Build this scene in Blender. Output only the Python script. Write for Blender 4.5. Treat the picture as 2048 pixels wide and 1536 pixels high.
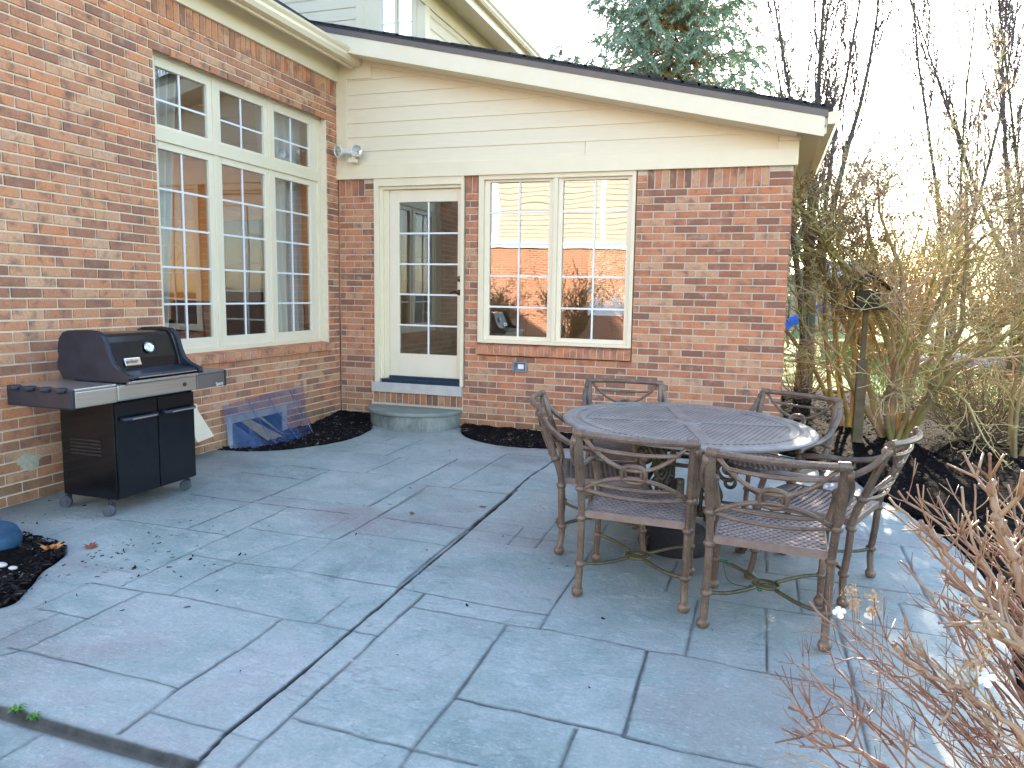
import bpy, bmesh, math, random
import numpy as np
from mathutils import Vector, Matrix, noise
PI=math.pi
for o in list(bpy.data.objects): bpy.data.objects.remove(o)
S=bpy.context.scene; COL=S.collection
# ---------------------------------------------------------------- camera, sky, sun, exposure
CAMPOS=Vector((4.409,-6.891,1.371)); YAW,PITCH,ROLL=-0.3014,-0.11324,0.01915
cd=bpy.data.cameras.new('camera'); cam=bpy.data.objects.new('camera',cd); COL.objects.link(cam)
f=Vector((math.sin(YAW)*math.cos(PITCH),math.cos(YAW)*math.cos(PITCH),math.sin(PITCH)))
r=Vector((math.cos(YAW),-math.sin(YAW),0)); u=r.cross(f)
r2=math.cos(ROLL)*r+math.sin(ROLL)*u; u2=-math.sin(ROLL)*r+math.cos(ROLL)*u
cam.matrix_world=Matrix(((r2.x,u2.x,-f.x,CAMPOS.x),(r2.y,u2.y,-f.y,CAMPOS.y),(r2.z,u2.z,-f.z,CAMPOS.z),(0,0,0,1)))
cd.sensor_width=36; cd.lens=36*1443.44/2048; cd.shift_x=-51.2/2048; cd.shift_y=-14.56/2048
cd.clip_start=.05; cd.clip_end=2000
S.camera=cam
SUN_EL,SUN_AZ=math.radians(22.5),math.radians(3.6)     # azimuth measured from +Y towards +X
W=bpy.data.worlds.new('World'); S.world=W; W.use_nodes=True
nt=W.node_tree; bg=nt.nodes['Background']; sky=nt.nodes.new('ShaderNodeTexSky'); sky.sky_type='NISHITA'
sky.sun_disc=False; sky.sun_elevation=SUN_EL; sky.sun_rotation=SUN_AZ; sky.air_density=1.0; sky.dust_density=.7; sky.ozone_density=.7
nt.links.new(sky.outputs[0],bg.inputs[0]); bg.inputs[1].default_value=0.15
sl=bpy.data.lights.new('sun','SUN'); sl.energy=5.0; sl.angle=math.radians(.6); sl.color=(1,.86,.66)
sun=bpy.data.objects.new('sun',sl); COL.objects.link(sun)
sd=Vector((math.sin(SUN_AZ)*math.cos(SUN_EL),math.cos(SUN_AZ)*math.cos(SUN_EL),math.sin(SUN_EL)))
sun.rotation_euler=sd.to_track_quat('Z','Y').to_euler()
S.view_settings.view_transform='Standard'; S.view_settings.look='None'; S.view_settings.gamma=1
S.view_settings.exposure=2.45
try:
    S.cycles.max_bounces=10; S.cycles.transparent_max_bounces=24; S.cycles.use_denoising=True
except Exception: pass

def gz(x): return -.025*max(-1,min(6,x))

# ---------------------------------------------------------------- object helpers
def tag(o,label=None,cat=None,group=None,kind=None):
    if label: o['label']=label
    if cat: o['category']=cat
    if group: o['group']=group
    if kind: o['kind']=kind
    return o
def empty(name,loc=(0,0,0),rz=0,label=None,cat=None,group=None,parent=None):
    o=bpy.data.objects.new(name,None); COL.objects.link(o); o.location=loc; o.rotation_euler=(0,0,rz)
    o.empty_display_size=.1
    if parent: o.parent=parent
    return tag(o,label,cat,group)
def copy_tree(o,parent=None):
    c=o.copy(); COL.objects.link(c)
    if parent: c.parent=parent
    for ch in list(o.children): copy_tree(ch,c)
    return c
class MB:
    def __init__(s): s.v=[]; s.f=[]; s.m=[]; s.a=[]; s.cur=0; s.t=0.0
    def face(s,idx): s.f.append(tuple(idx)); s.m.append(s.cur); s.a.append(s.t)
    def box(s,x0,x1,y0,y1,z0,z1,M=None,bev=0):
        P=[(x0,y0,z0),(x1,y0,z0),(x1,y1,z0),(x0,y1,z0),(x0,y0,z1),(x1,y0,z1),(x1,y1,z1),(x0,y1,z1)]
        if M is not None: P=[tuple(M@Vector(p)) for p in P]
        b=len(s.v); s.v+=P
        for q in ((0,3,2,1),(4,5,6,7),(0,1,5,4),(1,2,6,5),(2,3,7,6),(3,0,4,7)): s.face([b+i for i in q])
    def tube(s,pts,rad,n=6,cap=True,flat=1.0,updir=None):
        k=len(pts); pts=[Vector(p) for p in pts]
        if not hasattr(rad,'__len__'): rad=[rad]*k
        b=len(s.v); up=Vector(updir) if updir else None; prev=None
        for i,p in enumerate(pts):
            d=(pts[min(i+1,k-1)]-pts[max(i-1,0)])
            if d.length<1e-9: d=Vector((0,0,1))
            d.normalize()
            if up is not None: a=up.cross(d)
            elif prev is None: a=d.orthogonal()
            else: a=prev-d*prev.dot(d)
            if a.length<1e-6: a=d.orthogonal()
            a.normalize(); prev=a; c=d.cross(a)
            for j in range(n):
                t=2*PI*j/n; s.v.append(tuple(p+(a*math.cos(t)+c*math.sin(t)*flat)*rad[i]))
        for i in range(k-1):
            for j in range(n):
                j2=(j+1)%n; s.face((b+i*n+j,b+i*n+j2,b+(i+1)*n+j2,b+(i+1)*n+j))
        if cap and n>2:
            s.face([b+j for j in range(n)][::-1]); s.face([b+(k-1)*n+j for j in range(n)])
    def lathe(s,prof,n=24,M=None,a0=0,a1=2*PI,cap=False):
        full=abs(a1-a0-2*PI)<1e-6; m=n if full else n+1; b=len(s.v)
        for (rr,z) in prof:
            for j in range(m):
                t=a0+(a1-a0)*j/n; p=Vector((rr*math.cos(t),rr*math.sin(t),z))
                s.v.append(tuple(M@p) if M is not None else tuple(p))
        for i in range(len(prof)-1):
            for j in range(n):
                j2=(j+1)%m; s.face((b+i*m+j,b+i*m+j2,b+(i+1)*m+j2,b+(i+1)*m+j))
        if cap:
            s.face([b+j for j in range(m)][::-1]); s.face([b+(len(prof)-1)*m+j for j in range(m)])
    def ball(s,c,r,n=10,k=6,sc=(1,1,1)):
        M=Matrix.Translation(c)@Matrix.Diagonal((sc[0],sc[1],sc[2],1))
        s.lathe([(max(1e-4,r*math.sin(PI*i/k)),-r*math.cos(PI*i/k)) for i in range(k+1)],n,M)
    def prism(s,poly,z0,z1,M=None):
        b=len(s.v); k=len(poly)
        P=[(x,y,z0) for x,y in poly]+[(x,y,z1) for x,y in poly]
        if M is not None: P=[tuple(M@Vector(p)) for p in P]
        s.v+=P; s.face([b+i for i in range(k)][::-1]); s.face([b+k+i for i in range(k)])
        for i in range(k): s.face((b+i,b+(i+1)%k,b+k+(i+1)%k,b+k+i))
    def quad(s,*p):
        b=len(s.v); s.v+=[tuple(q) for q in p]; s.face(range(b,b+len(p)))
    def build(s,name,mats,parent=None,smooth=False,bevel=0,tint=False,angle=40):
        me=bpy.data.meshes.new(name); me.from_pydata(s.v,[],s.f)
        if not isinstance(mats,(list,tuple)): mats=[mats]
        for m in mats: me.materials.append(m)
        if len(mats)>1: me.polygons.foreach_set('material_index',s.m)
        if tint:
            at=me.attributes.new('tint','FLOAT','FACE'); at.data.foreach_set('value',s.a)
        me.update()
        if smooth: me.polygons.foreach_set('use_smooth',[True]*len(me.polygons))
        o=bpy.data.objects.new(name,me); COL.objects.link(o)
        if parent: o.parent=parent
        if smooth and smooth!='all': 
            try: me.set_sharp_from_angle(angle=math.radians(angle))
            except Exception: pass
        if bevel:
            bm=o.modifiers.new('bevel','BEVEL'); bm.width=bevel; bm.segments=2; bm.limit_method='ANGLE'; bm.angle_limit=math.radians(40)
        return o

# ---------------------------------------------------------------- materials
def newmat(name):
    m=bpy.data.materials.new(name); m.use_nodes=True; n=m.node_tree; return m,n,n.nodes['Principled BSDF']
def N(n,t,**k):
    x=n.nodes.new('ShaderNode'+t)
    for a,b in k.items():
        if a.startswith('i_'): x.inputs[int(a[2:])].default_value=b
        else: setattr(x,a,b)
    return x
def ramp(n,fac,stops,interp='LINEAR'):
    x=n.nodes.new('ShaderNodeValToRGB'); cr=x.color_ramp; cr.interpolation=interp
    while len(cr.elements)<len(stops): cr.elements.new(.5)
    for e,(p,c) in zip(cr.elements,stops): e.position=p; e.color=(*c,1) if len(c)==3 else c
    if fac is not None: n.links.new(fac,x.inputs[0])
    return x
def noise_t(n,scale,detail=4,rough=.6,vec=None,dist=0,sc3=None):
    x=n.nodes.new('ShaderNodeTexNoise'); x.inputs['Scale'].default_value=scale; x.inputs['Detail'].default_value=detail
    x.inputs['Roughness'].default_value=rough; x.inputs['Distortion'].default_value=dist
    if vec is None:
        tc=n.nodes.new('ShaderNodeTexCoord'); vec=tc.outputs['Object']
    if sc3:
        mp=n.nodes.new('ShaderNodeMapping'); mp.inputs['Scale'].default_value=sc3; n.links.new(vec,mp.inputs[0]); vec=mp.outputs[0]
    n.links.new(vec,x.inputs['Vector']); return x
def mix(n,fac,a,b,mode='MIX'):
    x=n.nodes.new('ShaderNodeMix'); x.data_type='RGBA'; x.blend_type=mode
    for s_,v in ((0,fac),(6,a),(7,b)):
        if hasattr(v,'is_linked') or hasattr(v,'links'): n.links.new(v,x.inputs[s_])
        else: x.inputs[s_].default_value=v if s_==0 else (*v,1)
    return x.outputs[2]
def bump(n,h,strength=.3,dist=.01,bs=None):
    x=n.nodes.new('ShaderNodeBump'); x.inputs['Strength'].default_value=strength; x.inputs['Distance'].default_value=dist
    n.links.new(h,x.inputs['Height']); 
    if bs is not None: n.links.new(x.outputs[0],bs.inputs['Normal'])
    return x
def simple(name,c1,c2=None,scale=8,rough=.6,metal=0,bs=.15,bd=.003,spec=.5,coat=0,sc3=None,detail=4):
    m,n,b=newmat(name); b.inputs['Roughness'].default_value=rough; b.inputs['Metallic'].default_value=metal
    b.inputs['Specular IOR Level'].default_value=spec; b.inputs['Coat Weight'].default_value=coat
    nz=noise_t(n,scale,detail,sc3=sc3)
    rp=ramp(n,nz.outputs[0],[(.3,c1),(.7,c2 or c1)]); n.links.new(rp.outputs[0],b.inputs['Base Color'])
    if bs: bump(n,noise_t(n,scale*6,3,sc3=sc3).outputs[0],bs,bd,b)
    return m
def brick_mat(name,stops,stain=0.0,moss=True,warm=(1,1,1)):
    m,n,b=newmat(name); b.inputs['Roughness'].default_value=.88; b.inputs['Specular IOR Level'].default_value=.25
    at=N(n,'Attribute',attribute_name='tint'); rp=ramp(n,at.outputs['Fac'],stops)
    n1=noise_t(n,9,3,.6); n2=noise_t(n,60,4,.7); n3=noise_t(n,1.1,3)
    c=mix(n,ramp(n,n1.outputs[0],[(.5,(0,0,0)),(.72,(1,1,1))]).outputs[0],rp.outputs[0],(.26,.15,.12))
    c=mix(n,ramp(n,n1.outputs[0],[(.28,(1,1,1)),(.45,(0,0,0))]).outputs[0],c,(.52,.33,.24))
    c=mix(n,.5,c,ramp(n,n2.outputs[0],[(.3,(.45,.42,.40)),(.7,(1,1,1))]).outputs[0],'MULTIPLY')
    if moss:
        geo=N(n,'NewGeometry'); sp=N(n,'SeparateXYZ'); n.links.new(geo.outputs['Position'],sp.inputs[0])
        ma=N(n,'MapRange'); ma.inputs[1].default_value=.42; ma.inputs[2].default_value=-.05; n.links.new(sp.outputs[2],ma.inputs[0])
        mu=N(n,'Math',operation='MULTIPLY'); n.links.new(ma.outputs[0],mu.inputs[0]); 
        r3=ramp(n,noise_t(n,2.5,4).outputs[0],[(.35,(.1,.1,.1)),(.65,(1,1,1))]); n.links.new(r3.outputs[0],mu.inputs[1])
        m2=N(n,'Math',operation='MULTIPLY'); m2.inputs[1].default_value=.75; n.links.new(mu.outputs[0],m2.inputs[0])
        c=mix(n,m2.outputs[0],c,(.15,.125,.06))
    n.links.new(c,b.inputs['Base Color'])
    bump(n,noise_t(n,45,4,.65,sc3=(1,1,1)).outputs[0],.55,.006,b)
    return m
M={}
BR=[(0,(0.275,0.132,0.086)),(.14,(0.377,0.168,0.103)),(.3,(0.551,0.214,0.112)),(.5,(0.632,0.273,0.146)),(.68,(0.683,0.246,0.116)),(.84,(0.663,0.341,0.189)),(1,(0.683,0.400,0.245))]
BL=[(0,(0.367,0.173,0.112)),(.14,(0.479,0.218,0.129)),(.3,(0.632,0.273,0.150)),(.5,(0.704,0.328,0.176)),(.68,(0.745,0.282,0.129)),(.84,(0.724,0.373,0.206)),(1,(0.745,0.437,0.267))]
M['brick']=brick_mat('red_brick',BR); M['brickl']=brick_mat('tan_red_brick',BL)
M['mortar']=simple('mortar',(.58,.50,.40),(.68,.60,.49),30,.95,0,.5,.004,.2)
M['mortarl']=simple('mortar_tan',(.74,.63,.47),(.82,.71,.54),30,.95,0,.5,.004,.2)
M['siding']=simple('painted_wood_siding',(.78,.67,.49),(.82,.71,.53),5,.55,0,.12,.002,.4,sc3=(1,1,9))
M['trim']=simple('painted_trim',(.80,.69,.49),(.84,.73,.53),4,.45,0,.05,.002,.4)
M['sash']=simple('painted_sash',(.82,.71,.54),(.86,.75,.58),6,.4,0,.03,.001,.4)
M['white']=simple('white_paint',(.80,.80,.80),(.84,.84,.84),6,.4,0,.03,.001,.4)
M['gutter']=simple('painted_gutter',(.80,.67,.46),(.84,.71,.50),3,.35,0,.04,.002,.5)
M['stone']=simple('limestone',(.50,.46,.42),(.60,.55,.50),12,.8,0,.3,.004,.3)
M['shingle']=simple('asphalt_shingle',(.035,.035,.04),(.09,.09,.10),55,.9,0,.8,.01,.2)
M['drip']=simple('brown_drip_edge',(.13,.10,.085),(.16,.125,.10),5,.45)
M['dark']=simple('dark_interior',(.03,.025,.02),(.05,.04,.03),4,.8)
M['blackgloss']=simple('black_enamel',(.004,.0045,.006),(.008,.009,.012),14,.20,0,.03,.001,.35,coat=.12)
M['blackmatte']=simple('black_cast',(.012,.013,.017),(.03,.032,.04),22,.45,0,.1,.001,.5)
M['navyplastic']=simple('dark_resin',(.008,.012,.022),(.018,.027,.045),9,.4,0,.05,.001,.5)
M['steel']=simple('brushed_steel',(.46,.43,.40),(.56,.52,.48),3,.33,.85,.06,.001,.5,sc3=(1,1,40))
M['steeld']=simple('painted_dark_steel',(.16,.15,.14),(.22,.20,.19),3,.35,.6,.05,.001,.5)
M['rubber']=simple('grey_rubber',(.04,.05,.065),(.07,.085,.11),10,.6)
M['chrome']=simple('polished_metal',(.75,.75,.76),(.8,.8,.8),3,.15,.95,0)
JOINTS=[('f',[(1.568,-4.908),(1.568,-4.651)]),
('n',[(1.445,-4.648),(1.716,-4.643)]),
('n',[(1.683,-4.992),(1.719,-4.927),(1.716,-4.643),(1.717,-4.355)]),
('n',[(1.654,-4.936),(1.723,-4.93),(2.257,-4.924),(2.465,-4.926)]),
('n',[(1.404,-4.358),(1.707,-4.345),(1.846,-4.326),(2.205,-4.32),(2.459,-4.327),(2.611,-4.32),(2.792,-4.318)]),
('w',[(2.488,-5.197),(2.484,-5.069),(2.465,-4.926),(2.479,-4.616),(2.461,-4.33)]),
('n',[(2.485,-5.071),(2.805,-5.075)]),
('f',[(2.805,-5.075),(2.944,-5.077)]),
('c',[(2.827,-5.222),(2.805,-5.075),(2.805,-4.649),(2.798,-4.328)]),
('w',[(2.952,-5.205),(2.941,-5.083),(2.937,-4.909),(2.93,-4.54)]),
('n',[(2.953,-4.931),(3.174,-4.932)]),
('f',[(1.419,-4.64),(1.404,-4.358)]),
('n',[(1.846,-4.326),(1.844,-3.957),(1.852,-3.886)]),
('n',[(1.569,-4.333),(1.542,-3.94),(1.536,-3.574),(1.519,-2.992)]),
('f',[(1.34,-4.189),(1.554,-4.197)]),
('n',[(1.555,-3.891),(1.852,-3.886),(2.152,-3.857),(2.501,-3.85)]),
('n',[(0.749,-3.615),(1.252,-3.593),(1.542,-3.581)]),
('n',[(1.252,-3.593),(1.235,-3.008),(1.233,-2.684)]),
('n',[(0.752,-3.027),(1.235,-3.008),(1.519,-2.992),(1.937,-2.943)]),
('f',[(1.852,-3.886),(1.972,-3.41),(1.976,-3.005)]),
('n',[(1.558,-3.425),(1.972,-3.41),(2.118,-3.394)]),
('f',[(2.152,-3.857),(2.126,-3.406),(2.121,-3.239)]),
('n',[(2.622,-4.31),(2.609,-4.024)]),
('f',[(0.685,-4.116),(0.654,-3.822)]),
('n',[(2.228,-5.391),(2.229,-5.256)]),
('f',[(2.674,-5.311),(2.693,-5.255)]),
('f',[(1.229,-2.835),(1.823,-2.759)]),
('n',[(2.13,-3.388),(2.133,-2.933),(2.126,-2.249)]),
('n',[(2.133,-2.933),(2.741,-2.902)]),
('n',[(2.741,-2.902),(3.208,-2.903),(3.436,-2.884)]),
('n',[(2.153,-3.242),(2.738,-3.213)]),
('w',[(2.761,-3.847),(2.738,-3.213),(2.741,-2.902),(2.715,-2.066)]),
('c',[(2.795,-4.311),(2.781,-3.838),(2.762,-3.035),(2.732,-1.953)]),
('n',[(2.504,-3.849),(2.761,-3.847),(2.916,-3.854),(3.3,-3.861),(3.536,-3.854)]),
('n',[(2.785,-4.315),(2.922,-4.312)]),
('w',[(2.931,-4.51),(2.922,-4.312),(2.916,-3.854)]),
('n',[(2.927,-4.007),(3.389,-4.006),(3.547,-3.989),(4.015,-4.0)]),
('n',[(3.541,-3.995),(3.536,-3.854),(3.532,-3.302),(3.536,-2.936),(3.519,-2.45)]),
('w',[(3.409,-5.031),(3.403,-4.935),(3.412,-4.621),(3.392,-4.004)]),
('n',[(2.985,-4.938),(3.403,-4.935),(3.628,-4.934)]),
('w',[(3.412,-4.621),(4.024,-4.613),(4.12,-4.623)]),
('w',[(4.015,-4.0),(4.03,-4.611)]),
('w',[(3.867,-4.642),(3.875,-4.853)]),
('f',[(2.775,-3.064),(3.219,-3.046)]),
('n',[(3.056,-3.054),(3.046,-2.744)]),
('n',[(3.219,-3.046),(3.204,-2.556)]),
('f',[(2.76,-2.741),(3.232,-2.714)]),
('n',[(2.408,-2.111),(2.704,-2.072)]),
('n',[(1.965,-2.759),(1.962,-2.406)]),
('n',[(4.016,-4.004),(4.169,-3.995),(4.491,-4.004),(4.756,-4.003),(4.915,-4.002)]),
('n',[(4.027,-4.622),(4.201,-4.631),(4.481,-4.622)]),
('w',[(4.171,-3.988),(4.172,-3.571),(4.168,-3.397)]),
('n',[(4.494,-3.996),(4.489,-3.388)]),
('f',[(3.677,-3.392),(4.009,-3.379),(4.486,-3.372)]),
('n',[(4.486,-3.372),(4.814,-3.355),(5.081,-3.357)]),
('n',[(4.009,-3.379),(4.014,-2.912)]),
('n',[(4.652,-3.363),(4.646,-2.891)]),
('n',[(4.305,-2.892),(4.654,-2.887),(4.856,-2.876),(5.158,-2.881)]),
('n',[(4.493,-2.868),(4.485,-2.445)]),
('f',[(4.662,-3.052),(5.133,-3.036)]),
('w',[(4.805,-3.375),(4.818,-3.817),(4.815,-4.495)]),
('n',[(0.768,-1.091),(1.329,-1.004)]),
('n',[(1.059,-1.028),(1.059,-0.729)]),
('n',[(1.358,-1.452),(1.34,-0.706)]),
('f',[(0.775,-1.51),(1.358,-1.452)]),
('f',[(0.82,-2.113),(0.768,-1.616),(0.768,-1.091)]),
('n',[(0.809,-2.097),(1.5,-2.041),(1.508,-1.454)]),
('n',[(0.666,-2.423),(1.235,-2.396)]),
('n',[(1.247,-2.964),(1.235,-2.396),(1.217,-2.117)]),
('n',[(0.758,-3.033),(1.238,-3.002)]),
('f',[(1.246,-2.834),(1.785,-2.791)]),
('w',[(1.963,-2.768),(1.956,-2.141),(1.956,-1.275)]),
('n',[(2.127,-2.927),(2.103,-2.146)]),
('n',[(1.956,-2.141),(2.699,-2.094)]),
('f',[(1.398,-0.824),(2.081,-0.756)]),
('n',[(2.26,-2.11),(2.269,-0.904)]),
('n',[(2.269,-0.904),(2.633,-0.839)]),
('f',[(2.286,-1.337),(2.642,-1.373),(2.878,-1.44),(2.862,-1.115)]),
('c',[(2.751,-2.909),(2.7,-1.55),(2.729,-0.729)]),
('f',[(1.574,-1.576),(1.881,-1.545)]),
('f',[(1.513,-2.034),(1.808,-2.016)]),
('f',[(0.354,-2.6),(0.641,-2.582)]),
('f',[(2.76,-1.923),(3.197,-1.936)]),
('f',[(5.205,-1.434),(5.358,-1.452)]),
('n',[(5.112,-1.624),(5.433,-1.587)]),
('f',[(5.112,-1.624),(5.129,-2.082)]),
('n',[(4.904,-2.088),(5.097,-2.061),(5.287,-2.082),(5.495,-2.079)]),
('w',[(5.287,-2.082),(5.278,-2.872),(5.287,-3.021),(5.301,-3.412)]),
('n',[(4.813,-2.879),(4.92,-2.884),(5.278,-2.872),(5.47,-2.877)]),
('n',[(5.121,-3.039),(5.286,-3.029)]),
('n',[(5.126,-3.044),(5.122,-3.35)]),
('n',[(5.014,-3.363),(5.121,-3.357),(5.289,-3.357)]),
('f',[(5.288,-2.727),(5.543,-2.711)])]
def glass_mat(name,refl=.16,tint=(.92,.96,.95),wav=0.0,wscale=2.0):
    m=bpy.data.materials.new(name); m.use_nodes=True; n=m.node_tree; n.nodes.remove(n.nodes['Principled BSDF']); out=n.nodes['Material Output']
    tr=N(n,'BsdfTransparent'); tr.inputs[0].default_value=(*tint,1); gl=N(n,'BsdfGlossy'); gl.inputs['Roughness'].default_value=.0; gl.inputs[0].default_value=(1,1,1,1)
    fr=N(n,'Fresnel'); fr.inputs[0].default_value=1.5; mm=N(n,'MapRange'); mm.inputs[1].default_value=.04; mm.inputs[2].default_value=1; mm.inputs[3].default_value=refl; mm.inputs[4].default_value=1
    n.links.new(fr.outputs[0],mm.inputs[0]); mx=N(n,'MixShader'); n.links.new(mm.outputs[0],mx.inputs[0]); n.links.new(tr.outputs[0],mx.inputs[1]); n.links.new(gl.outputs[0],mx.inputs[2]); n.links.new(mx.outputs[0],out.inputs[0])
    if wav:
        nz=noise_t(n,wscale,1.5,.4); bp=bump(n,nz.outputs[0],1.0,wav); n.links.new(bp.outputs[0],gl.inputs['Normal'])
    return m
M['glass']=glass_mat('window_glass',.20,wav=.003,wscale=1.3)
M['glassw']=glass_mat('old_window_glass',.20,(.75,.76,.74),wav=.0035,wscale=1.4)
M['glassu']=glass_mat('sky_window_glass',.5,wav=.003,wscale=1.3)

# ---------------------------------------------------------------- brick walls as real bricks
CH=.0677; MOD=.206
YEND=-4.35
def brick_rows(mb,P,rows,ivals,off,seed=1,dep=.010,tint_bias=0):
    """P(u,z,d)->xyz ; rows: list of course indexes (course n is below joint z=(35-n)*CH) ; ivals(n)->[(u0,u1)]"""
    R=random.Random(seed)
    for n in rows:
        z1=(35-n)*CH-.0045; z0=(34-n)*CH+.0045; o=off if n%2 else off+MOD/2
        for (a,b) in ivals(n):
            k=math.floor((a-o)/MOD)
            while o+k*MOD<b:
                u0=max(a,o+k*MOD)+.0045; u1=min(b,o+(k+1)*MOD)-.0045; k+=1
                if u1-u0<.025: continue
                brick(mb,P,u0,u1,z0,z1,R,dep,tint_bias)
def brick(mb,P,u0,u1,z0,z1,R,dep=.010,tb=0):
    t=R.random()
    t=min(1,max(0,(.12+t*.86 if R.random()<.86 else R.random()*.16)+tb)); mb.t=t
    j=lambda s=.0014:(R.random()-.5)*2*s
    dd=j(.0015); e=.003; b=len(mb.v)
    for (uu,zz) in ((u0,z0),(u1,z0),(u1,z1),(u0,z1)): mb.v.append(tuple(P(uu+j(),zz+j(.001),-dep-.004)))
    for (uu,zz) in ((u0+e,z0+e),(u1-e,z0+e),(u1-e,z1-e),(u0+e,z1-e)): mb.v.append(tuple(P(uu+j(),zz+j(.001),dd)))
    mb.face((b+4,b+5,b+6,b+7))
    for i in range(4): mb.face((b+i,b+(i+1)%4,b+4+(i+1)%4,b+4+i))
def soldiers(mb,P,u0,u1,z0,z1,seed=5,w=CH):
    R=random.Random(seed); k=max(1,round((u1-u0)/w)); w=(u1-u0)/k
    for i in range(k): brick(mb,P,u0+i*w+.0045,u0+(i+1)*w-.0045,z0+.0045,z1-.0045,R)
def slab(mb,P,u0,u1,z0,z1,d0=-.16,d1=-.009):
    c=[P(u,z,d) for u,z,d in ((u0,z0,d0),(u1,z0,d0),(u1,z0,d1),(u0,z0,d1),(u0,z1,d0),(u1,z1,d0),(u1,z1,d1),(u0,z1,d1))]
    b=len(mb.v); mb.v+=[tuple(q) for q in c]
    for q in ((0,3,2,1),(4,5,6,7),(0,1,5,4),(1,2,6,5),(2,3,7,6),(3,0,4,7)): mb.face([b+i for i in q])
house=empty('brick_house',(0,0,0),0,'red brick house with cream siding, a lean-to wing and an upper gable storey','house')
XW=4.5988
# ---- back wall (faces -Y)
PB=lambda u,z,d:(u,-d,z)
def ivB(n):
    zt=(35-n)*CH; zb=(34-n)*CH; iv=[]
    if zb<.405-.01 and zt>.16: door=(.397,1.45)
    elif zb>=.39: door=(.428,1.462)
    else: door=None
    win=(1.610,3.203) if zb>.84 else ((1.600,3.206) if zt>.76 else None)
    cur=.004
    for w in (door,win):
        if w: iv.append((cur,w[0])); cur=w[1]
    iv.append((cur,XW)); return iv
mb=MB(); brick_rows(mb,PB,range(0,38),ivB,XW-.097-MOD/2-40*MOD+0,11)
R0=random.Random(77); zs=35*CH
soldiers(mb,PB,.006,.31,zs,zs+.20,3); 
for i in range(2):
    brick(mb,PB,.3145,.424,zs+i*CH+.0045,zs+(i+1)*CH-.0045,R0); brick(mb,PB,3.208,3.30,zs+i*CH+.0045,zs+(i+1)*CH-.0045,R0); brick(mb,PB,XW-.205,XW-.003,zs+i*CH+.0045,zs+(i+1)*CH-.0045,R0)
soldiers(mb,PB,1.467,1.606,zs,zs+.2,4); soldiers(mb,PB,3.303,XW-.208,zs,zs+.2,8)
soldiers(mb,PB,.40,1.448,.176,.297,9)
mb.build('brick_wall',M['brick'],house,tint=True)
mm=MB()
for a,b,z0,z1 in ((0.0,.42,-.2,2.7),(.42,1.47,-.2,.40),(1.47,1.60,-.2,2.7),(1.60,3.21,-.2,.74),(3.21,XW-.009,-.2,2.7)): slab(mm,PB,a,b,z0,z1)
mm.build('mortar_backing',M['mortar'],house)
# ---- left wall (faces +X)
PLf=lambda u,z,d:(d,u,z)
YL0,YL1=-2.436,-.212
def ivL(n):
    zb=(34-n)*CH; zt=zb+CH
    if zb>.84 and zt<3.18: return [(YEND,YL0),(YL1,-.002)]
    if zt>.76 and zb<.84: return [(YEND,YL0-.06),(YL1-.02,-.002)]
    if zb>3.37: return [(YEND,YL0)]
    return [(YEND,-.002)]
mb=MB(); brick_rows(mb,PLf,range(-18,36),ivL,-.1065-50*MOD,21)
soldiers(mb,PLf,YL0+.004,-.002,3.3825,3.56,31)
mb.build('brick_wall',M['brickl'],house,tint=True)
mm=MB()
for a,b,z0,z1 in ((YEND,YL0+.004,-.2,3.7),(YL0+.004,YL1-.004,-.2,.75),(YL0+.004,YL1-.004,3.178,3.7),(YL1-.004,-.0,-.2,3.7)): slab(mm,PLf,a,b,z0,z1)
mm.build('mortar_backing',M['mortarl'],house)
PF=lambda u,z,d:(-u,YEND-d,z)
mb=MB(); brick_rows(mb,PF,range(-18,36),lambda n:[(.002,4.6)],-.1,25); mb.build('brick_wall',M['brickl'],house,tint=True)
mm=MB(); slab(mm,PF,.0,4.6,-.2,3.7,-.10); mm.build('mortar_backing',M['mortarl'],house)
# window reveal returns on the left wall (brick ends turning in)
mb=MB(); PR=lambda u,z,d:(-u,YL1-d,z)
brick_rows(mb,PR,range(-12,23),lambda n:[(.012,.11)],-.103,41); mb.build('brick_reveal',M['brickl'],house,tint=True)
# right side wall of the wing (faces +X)
PS=lambda u,z,d:(XW+d,u,z)
mb=MB(); brick_rows(mb,PS,range(0,38),lambda n:[(.002,8.6)],-.1,51); mb.build('brick_wall',M['brick'],house,tint=True)
mm=MB(); slab(mm,PS,0.16,8.6,-.3,2.75); mm.build('mortar_backing',M['mortar'],house)
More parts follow.
